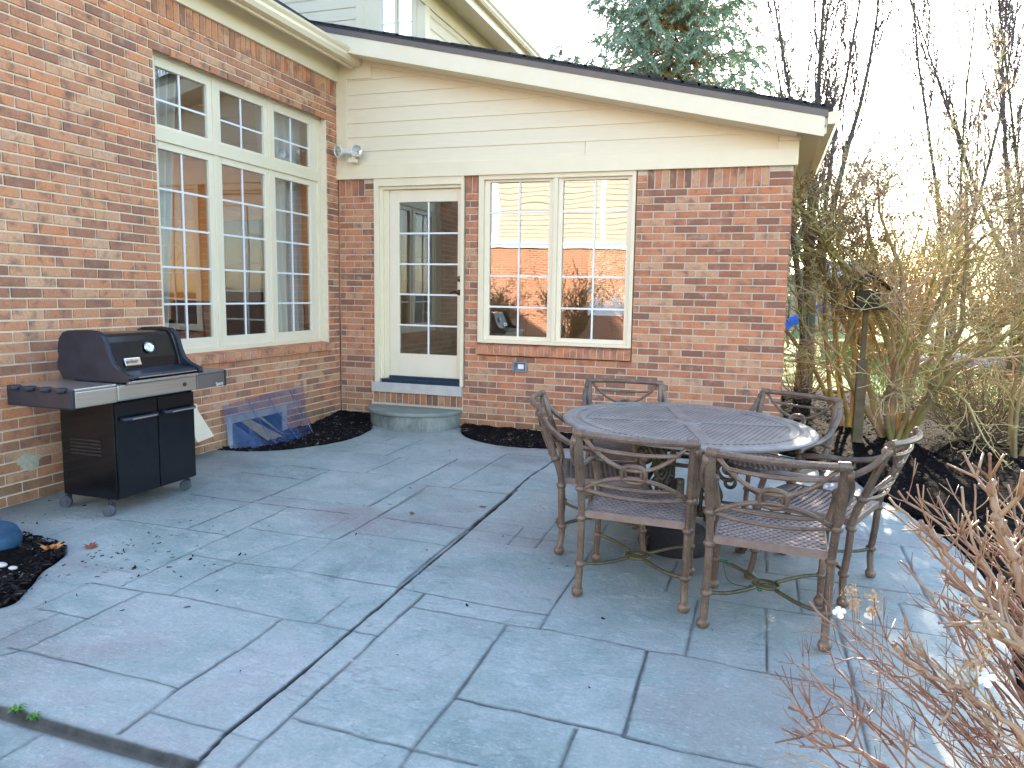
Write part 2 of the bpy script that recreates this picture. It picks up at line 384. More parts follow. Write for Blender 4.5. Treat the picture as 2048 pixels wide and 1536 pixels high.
# rowlock sills
def rowlock(u0,u1,zt,zb,proj,P,seed,mats,inn=-.10):
    mb=MB(); R=random.Random(seed); k=round((u1-u0)/.0665); w=(u1-u0)/k
    for i in range(k):
        a=u0+i*w+.0035; b=u0+(i+1)*w-.0035; mb.t=.25+.6*R.random(); e=.003; j=(R.random()-.5)*.004
        pr=proj+j; q=[P(a,zb,-.02),P(b,zb,-.02),P(b,zb+.002,pr),P(a,zb+.002,pr),P(a,zt,inn),P(b,zt,inn),P(b,zt-.022,pr-e),P(a,zt-.022,pr-e)]
        bb=len(mb.v); mb.v+=[tuple(x) for x in q]
        for f_ in ((0,3,2,1),(4,5,6,7),(0,1,5,4),(1,2,6,5),(2,3,7,6),(3,0,4,7)): mb.face([bb+x for x in f_])
    o=mb.build('brick_sill',mats[0],house,tint=True)
    m2=MB(); q=[P(u0+.004,zb+.003,-.03),P(u1-.004,zb+.003,-.03),P(u1-.004,zb+.004,proj-.006),P(u0+.004,zb+.004,proj-.006),P(u0+.004,zt-.004,inn),P(u1-.004,zt-.004,inn),P(u1-.004,zt-.027,proj-.006),P(u0+.004,zt-.027,proj-.006)]
    m2.v+=[tuple(x) for x in q]
    for f_ in ((0,3,2,1),(4,5,6,7),(0,1,5,4),(1,2,6,5),(2,3,7,6),(3,0,4,7)): m2.face(f_)
    m2.build('sill_mortar',mats[1],o)
rowlock(1.600,3.206,.866,.752,.035,PB,61,(M['brick'],M['mortar']),-.03)
rowlock(YL0-.06,YL1-.02,.842,.748,.04,PLf,62,(M['brickl'],M['mortarl']),-.11)
# ---- windows. frame boards as boxes in (u,z,d)
def boards(mb,P,L):
    for (u0,u1,z0,z1,d0,d1) in L: slab(mb,P,u0,u1,z0,z1,d0,d1)
def ring(u0,u1,z0,z1,w,d0,d1,wb=None):
    wb=wb or w
    return [(u0,u0+w,z0,z1,d0,d1),(u1-w,u1,z0,z1,d0,d1),(u0+w,u1-w,z1-w,z1,d0,d1),(u0+w,u1-w,z0,z0+wb,d0,d1)]
def sash(P,u0,u1,z0,z1,gu0,gu1,gz0,gz1,vm,hms,win,gd,sd,glass,mw=.008,par='sash'):
    mb=MB(); boards(mb,P,[(u0,gu0,z0,z1,gd-.012,sd),(gu1,u1,z0,z1,gd-.012,sd),(gu0,gu1,gz1,z1,gd-.012,sd),(gu0,gu1,z0,gz0,gd-.012,sd)])
    e=.012
    s_=mb.build('sash',M['sash'],win,bevel=.003)
    g=MB(); g.quad(P(gu0,gz0,gd),P(gu1,gz0,gd),P(gu1,gz1,gd),P(gu0,gz1,gd)); g.build('glass_pane',glass,s_)
    m=MB(); boards(m,P,[(vm-mw,vm+mw,gz0,gz1,gd+.002,gd+.010)]); 
    for h in hms: boards(m,P,[(gu0,gu1,h-mw,h+mw,gd+.003,gd+.009)])
    m.build('muntins',M['white'],s_)
    return s_
# left wall window: three columns of tall sashes under three transoms
win=MB(); x0=-.09
boards(win,PLf,[(YL0-.03,YL0+.045,.83,3.172,-.16,x0+.012),(YL1-.055,YL1-.004,.83,3.172,-.16,x0+.012),(YL0+.045,YL1-.055,3.115,3.172,-.16,x0+.016),(YL0+.045,YL1-.055,.83,.868,-.16,x0+.02),
  (YL0+.045,YL1-.055,2.488,2.590,-.16,x0+.022),(-1.748,-1.702,.868,2.488,-.16,x0+.012),(-1.036,-.988,.868,2.488,-.16,x0+.012),(-1.748,-1.702,2.59,3.115,-.16,x0+.012),(-1.036,-.988,2.59,3.115,-.16,x0+.012)])
w1=win.build('window',M['trim'],house,bevel=.003)
for (a,b,ga,gb,vm) in ((YL0+.045,-1.748,-2.335,-1.802,-2.085),(-1.702,-1.036,-1.650,-1.088,-1.378),(-.988,YL1-.055,-.938,-.385,-.672)):
    sash(PLf,a,b,.868,2.488,ga,gb,.958,2.432,vm,(2.133,1.836,1.533,1.240),w1,x0-.022,x0+.002,M['glass'])
    sash(PLf,a,b,2.590,3.115,ga,gb,2.612,3.040,vm,(2.80,),w1,x0-.022,x0+.002,M['glass'])
# back window: two casements
win=MB(); boards(win,PB,[(1.613,1.668,.872,2.56,-.16,.012),(3.163,3.200,.872,2.56,-.16,.012),(1.668,3.163,2.50,2.56,-.16,.010),(1.668,3.163,.872,.905,-.16,.016),(2.395,2.437,.905,2.50,-.16,.004)])
w2=win.build('window',M['trim'],house,bevel=.003)
for (a,b,ga,gb) in ((1.668,2.395,1.724,2.343),(2.437,3.163,2.484,3.117)):
    sash(PB,a,b,.905,2.50,ga,gb,.946,2.476,(ga+gb)/2,(2.181,1.867,1.551,1.241),w2,-.05,-.026,M['glassw'],.009)
# door
dr=MB(); boards(dr,PB,[(.432,.486,.405,2.56,-.03,.022),(1.424,1.458,.405,2.56,-.03,.022),(.486,1.424,2.465,2.56,-.03,.022),(.486,.52,.44,2.465,-.14,-.012),(1.412,1.424,.44,2.465,-.14,-.012),(.52,1.412,2.435,2.465,-.14,-.012),(.52,.575,.44,2.435,-.16,-.045)])
d0=dr.build('door',M['trim'],house,bevel=.003)
ds=sash(PB,.577,1.410,.475,2.432,.690,1.360,.718,2.306,1.026,(1.985,1.666,1.348,1.022),d0,-.075,-.055,M['glass'],.009); ds.name='door_leaf'
m=MB(); boards(m,PB,[(.575,1.412,.436,.474,-.16,-.03),(.52,1.424,.405,.436,-.16,.028)]); m.box(.53,1.42,-.02,.10,.436,.446); m.build('threshold',simple('anodised_sill',(.03,.06,.10),(.05,.09,.14),8,.35,.6),d0,bevel=.004)
m=MB(); m.lathe([(.030,0),(.030,.008),(.022,.016),(.001,.018)],20,Matrix.Translation((1.385,.055,1.517))@Matrix.Rotation(PI/2,4,'X')); m.build('deadbolt',simple('aged_brass',(.12,.09,.06),(.25,.19,.12),20,.3,.9),d0,smooth=True)
m=MB(); m.lathe([(.030,0),(.030,.01),(.02,.016),(.012,.03),(.011,.05),(.001,.052)],20,Matrix.Translation((1.385,.055,1.378))@Matrix.Rotation(PI/2,4,'X')); m.tube([(1.385,.008,1.378),(1.35,.004,1.384),(1.315,.006,1.372),(1.292,.008,1.368)],[.011,.010,.008,.006],8); m.build('door_handle',simple('dark_bronze',(.05,.04,.035),(.15,.12,.10),20,.3,.9),d0,smooth=True)
m=MB(); m.box(.397,1.450,-.035,.12,.300,.405); m.build('door_sill',M['stone'],house,bevel=.004)
# ---- siding gable of the wing
def sidz(x): return 3.762-.2155*x+.0     # top of the frieze on the wall
mb=MB()
lz=[2.686+i*.1437 for i in range(7)]
xe=4.452
for i in range(7):
    z0=lz[i]; z1=z0+.1437+.006
    xr=min(xe,(3.762-.0-z0)/.2155+.3)
    x2=min(xe,(3.762-z1)/.2155+.3)
    if xr<.13: continue
    # clapboard wedge
    q=[(.125,-.012,z0),(xr,-.012,z0),(xr if x2>=xe else xr,-.012,z0+.0001),(.125,-.002,z1)]
    b=len(mb.v)
    mb.v+=[(.125,-.014,z0),(xr,-.014,z0),(max(.126,x2),-.004,z1),(.125,-.004,z1),(.125,0.03,z0),(xr,0.03,z0),(max(.126,x2),0.03,z1),(.125,0.03,z1)]
    for q in ((0,1,2,3),(4,7,6,5),(0,4,5,1),(3,2,6,7)): mb.face([b+i_ for i_ in q])
mb.build('siding',M['siding'],house)
mb=MB()
mb.box(-.012,XW+.026,-.040,.04,2.543,2.686)                   # band over the bricks
mb.box(4.452,XW+.026,-.038,.04,2.686,2.748); mb.box(4.455,XW+.040,-.050,.04,2.749,2.838)
mb.box(-.004,.125,-.030,.04,2.686,3.56)                      # corner board
# frieze under the rake
b=len(mb.v); mb.v+=[(.0,-.028,3.56),(.411,-.028,3.56),(.411,-.028,3.673),(4.457,-.028,2.801),(4.62,-.028,2.80),(4.62,-.028,3.05),(.0,-.028,4.02)]
mb.face([b+i for i in range(7)]); b2=len(mb.v); mb.v+=[(x,.0,z) for x,y,z in mb.v[b:b+7]]
for i in range(7): mb.face((b+i,b2+i,b2+(i+1)%7,b+(i+1)%7))
mb.build('wing_trim',M['trim'],house,bevel=.002)
# rake fascia, shingled lean-to roof
rz=lambda x:4.046-.225*x           # roof top
def slope_box(mb,xa,xb,y0,y1,t0,t1,zf=None):
    zf=zf or rz
    b=len(mb.v); mb.v+=[(xa,y0,zf(xa)+t0),(xb,y0,zf(xb)+t0),(xb,y1,zf(xb)+t0),(xa,y1,zf(xa)+t0),(xa,y0,zf(xa)+t1),(xb,y0,zf(xb)+t1),(xb,y1,zf(xb)+t1),(xa,y1,zf(xa)+t1)]
    for q in ((0,3,2,1),(4,5,6,7),(0,1,5,4),(1,2,6,5),(2,3,7,6),(3,0,4,7)): mb.face([b+i for i in q])
mb=MB(); slope_box(mb,-.05,4.806,-.300,-.275,-.245,-.075); mb.box(4.60,4.806,-.298,-.277,2.79,2.84); mb.build('rake_fascia',M['trim'],house,bevel=.002)
mb=MB(); slope_box(mb,-.05,4.60,-.274,0.02,-.235,-.215); mb.box(4.60,4.82,-.274,8.6,2.80,2.812); mb.box(XW+.0,4.60+.02,0.0,8.6,2.54,2.80); mb.box(4.80,4.825,-.274,8.6,2.745,2.955); mb.build('soffit',M['gutter'],house)
mb=MB(); slope_box(mb,-.05,4.83,-.306,-.29,-.085,-.018); mb.build('drip_edge',M['drip'],house)
mb=MB(); slope_box(mb,-.30,4.85,-.31,8.7,-.03,-.008)
R=random.Random(4); x=-.3
while x<4.84:
    y=-.318
    while y<8.6:
        wy=.12+R.random()*.22; h=.004+R.random()*.008
        slope_box(mb,x,min(4.862,x+.17),y,y+wy-.004,-.008,h); y+=wy
        if y>1.0: wy=8.7-y; slope_box(mb,x,min(4.862,x+.17),y,8.7,-.008,.004); break
    x+=.145
mb.build('wing_roof',M['shingle'],house)
# gutter on the wing eave (K style) and downspout
def gutter(mb,x0,y0,y1,zt,side=1):
    prof=[(0,-.012),(0,-.105),(.062,-.105),(.085,-.07),(.088,-.045),(.11,-.02),(.118,0),(.112,0),(.100,-.02),(.078,-.048),(.074,-.07),(.056,-.098),(.006,-.098),(.006,-.012)]
    b=len(mb.v); k=len(prof)
    for y in (y0,y1): mb.v+=[(x0+side*px,y,zt+pz) for px,pz in prof]
    for i in range(k): mb.face((b+i,b+(i+1)%k,b+k+(i+1)%k,b+k+i))
    cap=[0,1,2,3,4,5,6]
    mb.face([b+i for i in cap]); mb.face([b+k+i for i in cap][::-1])
mb=MB(); gutter(mb,4.828,-.300,8.65,2.925); mb.build('gutter',M['gutter'],house,bevel=.001)
mb=MB(); mb.box(4.86,4.93,8.45,8.53,2.45,2.82); mb.tube([(4.895,8.49,2.45),(4.70,8.40,2.30),(4.66,8.38,.1)],.045,4); mb.build('downspout',M['gutter'],house)
# ---- main roof eave over the left wall
mb=MB(); mb.box(-.02,.030,YEND,-.002,3.535,3.76); mb.build('frieze_board',M['trim'],house,bevel=.002)
mb=MB(); mb.box(.030,.20,YEND,.012,3.735,3.75); mb.box(.195,.222,YEND,-.052,3.652,3.77); mb.build('soffit',M['gutter'],house,bevel=.002)
mb=MB(); gutter(mb,.224,YEND,-.03,3.782); mb.build('gutter',M['gutter'],house,bevel=.001)
mb=MB(); zf=lambda x:3.80-(x-.24)*.62
for i in range(40):
    x=.25-i*.125; slope_box(mb,x-.14,x,YEND,1.99,.0+.006,.022,zf)
slope_box(mb,-4.7,.24,YEND,1.99,-.03,.004,zf); mb.build('main_roof',M['shingle'],house)
# ---- upper storey: wall facing the patio, wall facing right with its eave
Y1=2.0; XU=0.02
mb=MB(); k=0; z=3.9
while z<6.6:
    b=len(mb.v); x0_,x1_=-4.6,-.97+.0
    for (xa,xb) in ((-4.6,-.97),(-.07,-.04)):
        if xb>-.5 and z>5.4: continue
        b=len(mb.v); mb.v+=[(xa,Y1-.014,z),(xb,Y1-.014,z),(xb,Y1-.004,z+.159),(xa,Y1-.004,z+.159)]; mb.face((b,b+1,b+2,b+3)); mb.face((b,b+3,b+2,b+1)) if 0 else None
    if z>5.15: z+=.153; continue
    b=len(mb.v); mb.v+=[(XU+.014,Y1+.1,z),(XU+.014,10,z),(XU+.004,10,z+.159),(XU+.004,Y1+.1,z+.159)]; mb.face((b,b+1,b+2,b+3))
    z+=.153
mb.box(-4.6,-.97,Y1,Y1+.05,3.0,6.6); mb.box(-.97,XU,Y1,Y1+.05,3.0,4.6); mb.box(-.13,XU,Y1,Y1+.05,4.6,5.6); mb.box(XU-.05,XU,Y1+.05,10,3.0,5.3); mb.build('siding',M['siding'],house)
mb=MB(); mb.box(-.97,-.845,Y1-.03,Y1+.03,3.2,6.4); mb.box(XU-.09,XU+.03,Y1-.03,Y1+.10,3.2,5.5); mb.box(-.845,-.62,Y1-.025,Y1+.03,3.2,6.1); mb.box(-.13,-.07,Y1-.045,Y1+.03,3.2,5.6); mb.box(-.40,-.36,Y1-.03,Y1+.05,4.2,6); mb.build('corner_board',M['trim'],house,bevel=.002)
w3=MB(); boards(w3,PB,[(-.62,-.59,4.1,5.9,-Y1-.05,-Y1+.02),(-.16,-.13,4.1,5.9,-Y1-.05,-Y1+.02),(-.62,-.13,4.08,4.11,-Y1-.05,-Y1+.02)]); w3=w3.build('window',M['sash'],house)
mb=MB(); mb.quad((-.60,Y1-.004,4.11),(-.41,Y1-.004,4.11),(-.41,Y1-.004,5.9),(-.60,Y1-.004,5.9)); mb.quad((-.35,Y1-.004,4.11),(-.16,Y1-.004,4.11),(-.16,Y1-.004,5.9),(-.35,Y1-.004,5.9)); mb.build('glass_pane',M['glassu'],w3)
mb=MB(); mb.box(-.60,-.41,Y1-.012,Y1-.006,4.86,4.875); mb.box(-.35,-.16,Y1-.012,Y1-.006,4.86,4.875); mb.build('muntins',M['white'],w3)
mb=MB(); mb.box(XU+.005,XU+.035,Y1-.3,10,5.05,5.28); mb.build('frieze_board',M['trim'],house,bevel=.002)
mb=MB(); mb.box(XU,.43,Y1-.5,10,5.28,5.30); mb.box(.42,.445,Y1-.5,10,5.20,5.40); mb.build('soffit',M['gutter'],house,bevel=.002)
mb=MB(); gutter(mb,.447,Y1-.5,10,5.42); mb.build('gutter',M['gutter'],house)
mb=MB(); slope_box(mb,-4.7,.50,Y1-.55,10,0,.03,lambda x:5.44-(x-.45)*.7); mb.build('upper_roof',M['shingle'],house)
# ---- rooms seen through the glass
mb=MB(); mb.box(-4.6,-4.5,-4.2,-3.6,0.3,3.2); mb.box(-4.6,-4.5,1.0,1.6,0.3,3.2); mb.box(-4.6,-4.5,-3.6,1,0.3,.7); mb.box(-4.6,-.16,1.5,1.6,.3,3.2); mb.box(-4.5,-.16,-4.2,-4.15,.3,3.2); mb.build('room_wall',simple('amber_plaster',(.66,.27,.03),(.70,.31,.045),2,.8),house)  # unseen gap added in the far wall to let sky light brighten the room
mb=MB(); mb.box(-4.6,-.16,-4.2,1.6,.25,.32); mb.box(0.02,4.42,.17,6.5,.25,.40); mb.build('room_floor',simple('brown_carpet',(.13,.07,.05),(.18,.10,.07),30,.9),house)
mb=MB(); mb.box(-4.6,-.16,-4.2,1.6,3.20,3.24); mb.box(.0,4.42,.17,6.5,2.72,2.76); mb.build('room_ceiling',simple('cream_ceiling',(.55,.50,.40),(.6,.55,.45),3,.8),house)
mb=MB(); mb.box(.0,1.2,6.5,6.6,.3,2.75); mb.box(2.6,4.42,6.5,6.6,.3,2.75); mb.box(1.2,2.6,6.5,6.6,.3,1.0); mb.box(1.2,2.6,6.5,6.6,2.3,2.75); mb.box(-.02,.02,.17,6.5,.3,2.75); mb.build('room_wall',simple('tan_plaster',(.48,.34,.18),(.54,.39,.21),2,.8),house)
mb=MB(); mb.box(-2.85,-2.15,1.44,1.49,.32,2.3); mb.build('inner_door',simple('dark_wood_door',(.09,.05,.03),(.13,.075,.045),6,.4),house,bevel=.01)
so=empty('sofa',(-2.3,.75,.32),0,'dark brown sofa in the room behind the tall patio window','sofa')
msf=simple('dark_sofa_cloth',(.05,.022,.014),(.09,.045,.03),6,.9)
mb=MB(); mb.box(-1.0,1.0,-.4,.4,.08,.42); mb.build('seat',msf,so,bevel=.04); mb=MB(); mb.box(-1.0,1.0,.25,.5,.30,.88); mb.build('backrest',msf,so,bevel=.05)
for s_ in (-1,1): mb=MB(); mb.box(s_*1.02-.11,s_*1.02+.11,-.42,.45,.06,.62); mb.build('armrest',msf,so,bevel=.05)
# curtains behind the left window
def curtain(name,y0,y1,z0,z1,xa,label,pull=0):
    mb=MB(); k=60
    for i in range(k+1):
        t=i/k
        for j in range(9):
            s=j/8; z=z0+(z1-z0)*s; w=1-pull*(1-s)
            yy=y0+(y1-y0)*t*w if pull>=0 else y1-(y1-y0)*(1-t)*(1+pull*(1-s))
            mb.v.append((xa+.028*math.sin(t*34+.4*math.sin(s*3)),yy,z))
    for i in range(k):
        for j in range(8): a=i*9+j; mb.face((a,a+9,a+10,a+1))
    o=mb.build(name,M['curtain'],None,smooth='all'); return tag(o,label,'curtain','curtains behind the tall patio window')
m_,n_,b_=newmat('sheer_curtain'); b_.inputs['Base Color'].default_value=(.62,.64,.66,1); b_.inputs['Roughness'].default_value=.8
try: b_.inputs['Transmission Weight'].default_value=.0; b_.inputs['Subsurface Weight'].default_value=0
except Exception: pass
b_.inputs['Alpha'].default_value=.88
M['curtain']=m_
curtain('curtain',-2.42,-1.95,.7,3.1,-.27,'pale sheer curtain drawn back at the left end of the tall window',.45)
curtain('curtain',-1.0,-.30,.7,3.1,-.27,'pale sheer curtain hanging behind the right column of the tall window',-.35)
# ---------------------------------------------------------------- ground: patio, mulch beds, lawn
def np_mesh(name,V,F,mat,parent=None,attrs=None,smooth=True):
    me=bpy.data.meshes.new(name); me.vertices.add(len(V)); me.vertices.foreach_set('co',np.asarray(V,np.float32).ravel())
    k=F.shape[1]; me.loops.add(F.size); me.loops.foreach_set('vertex_index',F.astype(np.int32).ravel())
    me.polygons.add(len(F)); me.polygons.foreach_set('loop_start',np.arange(0,F.size,k,dtype=np.int32)); me.polygons.foreach_set('loop_total',np.full(len(F),k,np.int32))
    me.polygons.foreach_set('use_smooth',[smooth]*len(F)); me.update(calc_edges=True); me.materials.append(mat)
    for nme,arr in (attrs or {}).items():
        at=me.attributes.new(nme,'FLOAT','POINT'); at.data.foreach_set('value',np.asarray(arr,np.float32))
    o=bpy.data.objects.new(name,me); COL.objects.link(o)
    if parent: o.parent=parent
    return o
def grid(xs,ys):
    X,Y=np.meshgrid(xs,ys,indexing='ij'); nx,ny=len(xs),len(ys)
    i=np.arange((nx-1)*(ny-1)); a=(i//(ny-1))*ny+i%(ny-1)
    return X,Y,np.stack([a,a+ny,a+ny+1,a+1],1)
def seg_dist(X,Y,pts):
    D=np.full(X.shape,9.0)
    for (ax,ay),(bx,by) in zip(pts[:-1],pts[1:]):
        dx,dy=bx-ax,by-ay; L=dx*dx+dy*dy+1e-12
        m=(X>min(ax,bx)-.08)&(X<max(ax,bx)+.08)&(Y>min(ay,by)-.08)&(Y<max(ay,by)+.08)
        if not m.any(): continue
        x=X[m];y=Y[m]; t=np.clip(((x-ax)*dx+(y-ay)*dy)/L,0,1); d=np.hypot(x-ax-t*dx,y-ay-t*dy); D[m]=np.minimum(D[m],d)
    return D
def poly_sd(X,Y,P):
    """signed distance, negative inside"""
    ins=np.zeros(X.shape,bool); D=np.full(X.shape,99.0); k=len(P)
    for i in range(k):
        (ax,ay),(bx,by)=P[i],P[(i+1)%k]; dx,dy=bx-ax,by-ay
        t=np.clip(((X-ax)*dx+(Y-ay)*dy)/(dx*dx+dy*dy+1e-12),0,1); D=np.minimum(D,np.hypot(X-ax-t*dx,Y-ay-t*dy))
        c=((ay>Y)!=(by>Y)); xi=ax+(Y-ay)*dx/(dy if abs(dy)>1e-12 else 1e-12); ins^=c&(X<xi)
    return np.where(ins,-D,D)
def vnoise(X,Y,s,seed=0,oct=4):
    rs=np.random.RandomState(seed); out=np.zeros(X.shape); amp=1;tot=0
    for o in range(oct):
        G=rs.rand(64,64); x=X*s;y=Y*s; xi=np.floor(x).astype(int);yi=np.floor(y).astype(int); fx=x-xi;fy=y-yi; fx=fx*fx*(3-2*fx);fy=fy*fy*(3-2*fy)
        g=lambda a,b:G[a%64,b%64]
        out+=amp*((g(xi,yi)*(1-fx)+g(xi+1,yi)*fx)*(1-fy)+(g(xi,yi+1)*(1-fx)+g(xi+1,yi+1)*fx)*fy); tot+=amp; amp*=.5; s*=2.03
    return out/tot
def cr_poly(pts,n=6):
    out=[]
    for i in range(len(pts)-1):
        p0=pts[max(i-1,0)];p1=pts[i];p2=pts[i+1];p3=pts[min(i+2,len(pts)-1)]
        for j in range(n):
            t=j/n; out.append(tuple(.5*((2*p1[k])+(-p0[k]+p2[k])*t+(2*p0[k]-5*p1[k]+4*p2[k]-p3[k])*t*t+(-p0[k]+3*p1[k]-3*p2[k]+p3[k])*t**3) for k in range(len(p1))))
    out.append(tuple(pts[-1])); return out
BED_A=[(-.1,.1),(-.1,-1.93)]+cr_poly([(.065,-1.89),(.30,-1.80),(.50,-1.62),(.635,-1.36),(.715,-1.05),(.705,-.746),(.64,-.46),(.52,-.30)])+[(.4,.1)]
EDGE_R=cr_poly([(4.72,.30),(5.0,.10),(5.16,-.157),(5.25,-.58),(5.32,-.925),(5.50,-1.398),(5.62,-1.85),(5.66,-2.30),(5.64,-2.75),(5.58,-3.2),(5.48,-3.6),(5.42,-4.0),(5.40,-4.6),(5.45,-5.4),(5.6,-6.6),(5.9,-9)])
BED_B=[(1.452,.1)]+cr_poly([(1.455,.02),(1.52,-.17),(1.664,-.37),(1.852,-.50),(2.112,-.575),(2.45,-.52),(2.8,-.33),(3.3,-.12),(3.9,.02)])+[(3.95,.1)]
BED_R=EDGE_R+[(20,-9),(20,3),(4,3),(4.3,.6)]
BED_D=[(-.1,-3.9),(-.1,-5.1)]+cr_poly([(.9,-5.05),(1.27,-4.72),(1.20,-4.52),(1.08,-4.36),(1.03,-4.24),(.95,-4.12),(.80,-4.05),(.55,-4.02),(.3,-3.95)])
xs=np.arange(-.02,5.95,.0085); ys=np.concatenate([np.arange(-8.6,-5.6,.03),np.arange(-5.6,-3.2,.0075),np.arange(-3.2,.42,.0105)])
X,Y,F=grid(xs,ys)
Xw=X+(vnoise(X,Y,14,3,3)-.5)*.007; Yw=Y+(vnoise(X,Y,14,4,3)-.5)*.007
H=(vnoise(X,Y,2.2,1,4)-.5)*.006+(vnoise(X,Y,14,2,3)-.5)*.0016
J=np.zeros(X.shape)
for kind,pts in JOINTS:
    w,dp,st={'n':(.0040,.0045,1.0),'w':(.0068,.006,.9),'f':(.0032,.0022,.55),'c':(.0056,.016,2.3)}[kind]
    D=seg_dist(X if kind=='c' else Xw,Y if kind=='c' else Yw,pts)
    br=np.clip(.35+1.3*vnoise(X,Y,5,hash(str(pts[0]))%1000,3),0,1.2) if kind!='c' else 1
    g=1/(1+np.exp((D-w)/(.0016 if kind!='c' else .0010)))
    H-=dp*g*(.5+.5*br); J=np.maximum(J,g*st*br)
# cleft texture ridges
rd=np.abs(vnoise(X*1.0,Y*2.6,1.7,9,5)-.5); H-=.0030*np.exp(-(rd/.008)**2); rd2=vnoise(X*1.3,Y*2.0,3.1,19,5); H+=.0030/(1+np.exp(-(rd2-.56)/.006)); J=np.maximum(J,.30*np.exp(-(rd/.005)**2)*(vnoise(X,Y,1.3,33,2)>.52))
# lower slab beyond the mossy step
cv=[(-.1,-5.225),(1.985,-5.222),(2.318,-5.228),(2.835,-5.232)]
low=(Y<-5.232)&(X<2.83); sdl=np.maximum(Y+5.240,X-2.830); 
H-=.030/(1+np.exp(sdl/.002)); J=np.maximum(J,1.5*np.exp(-((sdl+.004)/.007)**2)); J=np.maximum(J,1.9*np.exp(-((sdl-.002)/.015)**2)*(.55+.7*vnoise(X,Y,22,31,3)))
E=np.full(X.shape,9.0)
for P in (BED_A,BED_B,BED_R,BED_D): E=np.minimum(E,poly_sd(X,Y,P))
H-=.075/(1+np.exp(np.clip(E/.004,-50,50)))+.004*np.exp(-np.clip(E,0,9)/.012)
Z=-.025*np.clip(X,-1,6)+H
V=np.stack([X,Y,Z],-1).reshape(-1,3)
m,n,b=newmat('stamped_concrete')
at=N(n,'Attribute',attribute_name='joint')
na=noise_t(n,1.3,6,.68,dist=.9); nb=noise_t(n,7,5,.7,dist=.4); nc=noise_t(n,70,3,.7); nd=noise_t(n,.55,4,.6,sc3=(1,1.6,1)); ne=noise_t(n,30,6,.8,sc3=(1,2.4,1))
c=ramp(n,na.outputs[0],[(.28,(.25,.35,.34)),(.44,(.40,.50,.48)),(.58,(.51,.57,.55)),(.74,(.57,.55,.56))]).outputs[0]
c=mix(n,ramp(n,nb.outputs[0],[(.48,(0,0,0)),(.66,(.5,.5,.5))]).outputs[0],c,(.66,.71,.69))
c=mix(n,ramp(n,nd.outputs[0],[(.52,(0,0,0)),(.66,(.7,.7,.7))]).outputs[0],c,(.35,.30,.31))
c=mix(n,ramp(n,ne.outputs[0],[(.60,(0,0,0)),(.68,(.6,.6,.6))]).outputs[0],c,(.17,.20,.19))
c=mix(n,ramp(n,ne.outputs[0],[(.36,(.8,.8,.8)),(.43,(0,0,0))]).outputs[0],c,(.72,.75,.74))
c=mix(n,.55,c,ramp(n,nc.outputs[0],[(.3,(.6,.6,.6)),(.7,(1,1,1))]).outputs[0],'MULTIPLY')
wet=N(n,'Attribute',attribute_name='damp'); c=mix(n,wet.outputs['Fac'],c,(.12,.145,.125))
cl=N(n,'Clamp'); n.links.new(at.outputs['Fac'],cl.inputs[0]); mu=N(n,'Math',operation='MULTIPLY'); mu.inputs[1].default_value=.86; n.links.new(cl.outputs[0],mu.inputs[0])
c=mix(n,mu.outputs[0],c,(.042,.042,.038)); sb=N(n,'Math',operation='SUBTRACT',use_clamp=True); sb.inputs[1].default_value=1.0; n.links.new(at.outputs['Fac'],sb.inputs[0]); c=mix(n,sb.outputs[0],c,(.004,.004,.003))
n.links.new(c,b.inputs['Base Color']); rr=ramp(n,nb.outputs[0],[(.3,(.42,.42,.42)),(.7,(.68,.68,.68))]); n.links.new(rr.outputs[0],b.inputs['Roughness'])
bump(n,ne.outputs[0],.95,.016,b); M['patio']=m
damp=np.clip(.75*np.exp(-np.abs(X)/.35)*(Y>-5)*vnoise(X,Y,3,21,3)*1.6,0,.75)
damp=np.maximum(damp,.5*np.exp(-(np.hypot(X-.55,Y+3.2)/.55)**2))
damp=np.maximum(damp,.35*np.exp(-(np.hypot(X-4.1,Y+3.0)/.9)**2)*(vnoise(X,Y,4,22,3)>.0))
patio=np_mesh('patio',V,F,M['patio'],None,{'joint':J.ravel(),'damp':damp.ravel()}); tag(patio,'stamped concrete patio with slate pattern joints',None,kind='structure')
# soil under the beds and lawn
m,n,b=newmat('dark_mulch'); b.inputs['Roughness'].default_value=1; b.inputs['Specular IOR Level'].default_value=.05
n1=noise_t(n,38,5,.75); c=ramp(n,n1.outputs[0],[(.35,(.006,.005,.006)),(.6,(.014,.012,.012)),(.8,(.035,.028,.024))]).outputs[0]; n.links.new(c,b.inputs['Base Color']); bump(n,n1.outputs[0],1,.03,b); M['mulch']=m
def bed(P,x0,x1,y0,y1,st,zf):
    xs=np.arange(x0,x1,st); ys=np.arange(y0,y1,st); X,Y,F=grid(xs,ys); sd=poly_sd(X,Y,P)
    Z=zf(X,Y)+(vnoise(X,Y,18,5,3)-.5)*.03+(vnoise(X,Y,2.5,6,2)-.5)*.03; Z=np.where(sd>-.0,-.16+Z*0-.025*np.clip(X,-1,6),Z-.012*np.exp(sd/.03))
    keep=(sd.ravel()[F]<.03).all(1); return np.stack([X,Y,Z],-1).reshape(-1,3),F[keep]
base=lambda X,Y:-.025*np.clip(X,-1,6)
VV=[];FF=[];o_=0
for P,a in ((BED_A,(-.05,.8,-2,.02)),(BED_B,(1.4,4.0,-.65,.04)),(BED_D,(-.02,1.35,-5.2,-3.9))):
    v,f_=bed(P,*a,.012,(lambda X,Y:base(X,Y)+.0+.05*np.clip(1+np.maximum(Y/.6,-1),0,1)) if P is not BED_D else (lambda X,Y:base(X,Y)+.012))
    VV.append(v);FF.append(f_+o_);o_+=len(v)
v,f_=bed(BED_R+[],4.3,9.5,-7.5,3.4,.03,lambda X,Y:base(X,Y)+.015); VV.append(v);FF.append(f_+o_);o_+=len(v)
def gxy(x,y): return gz(x)
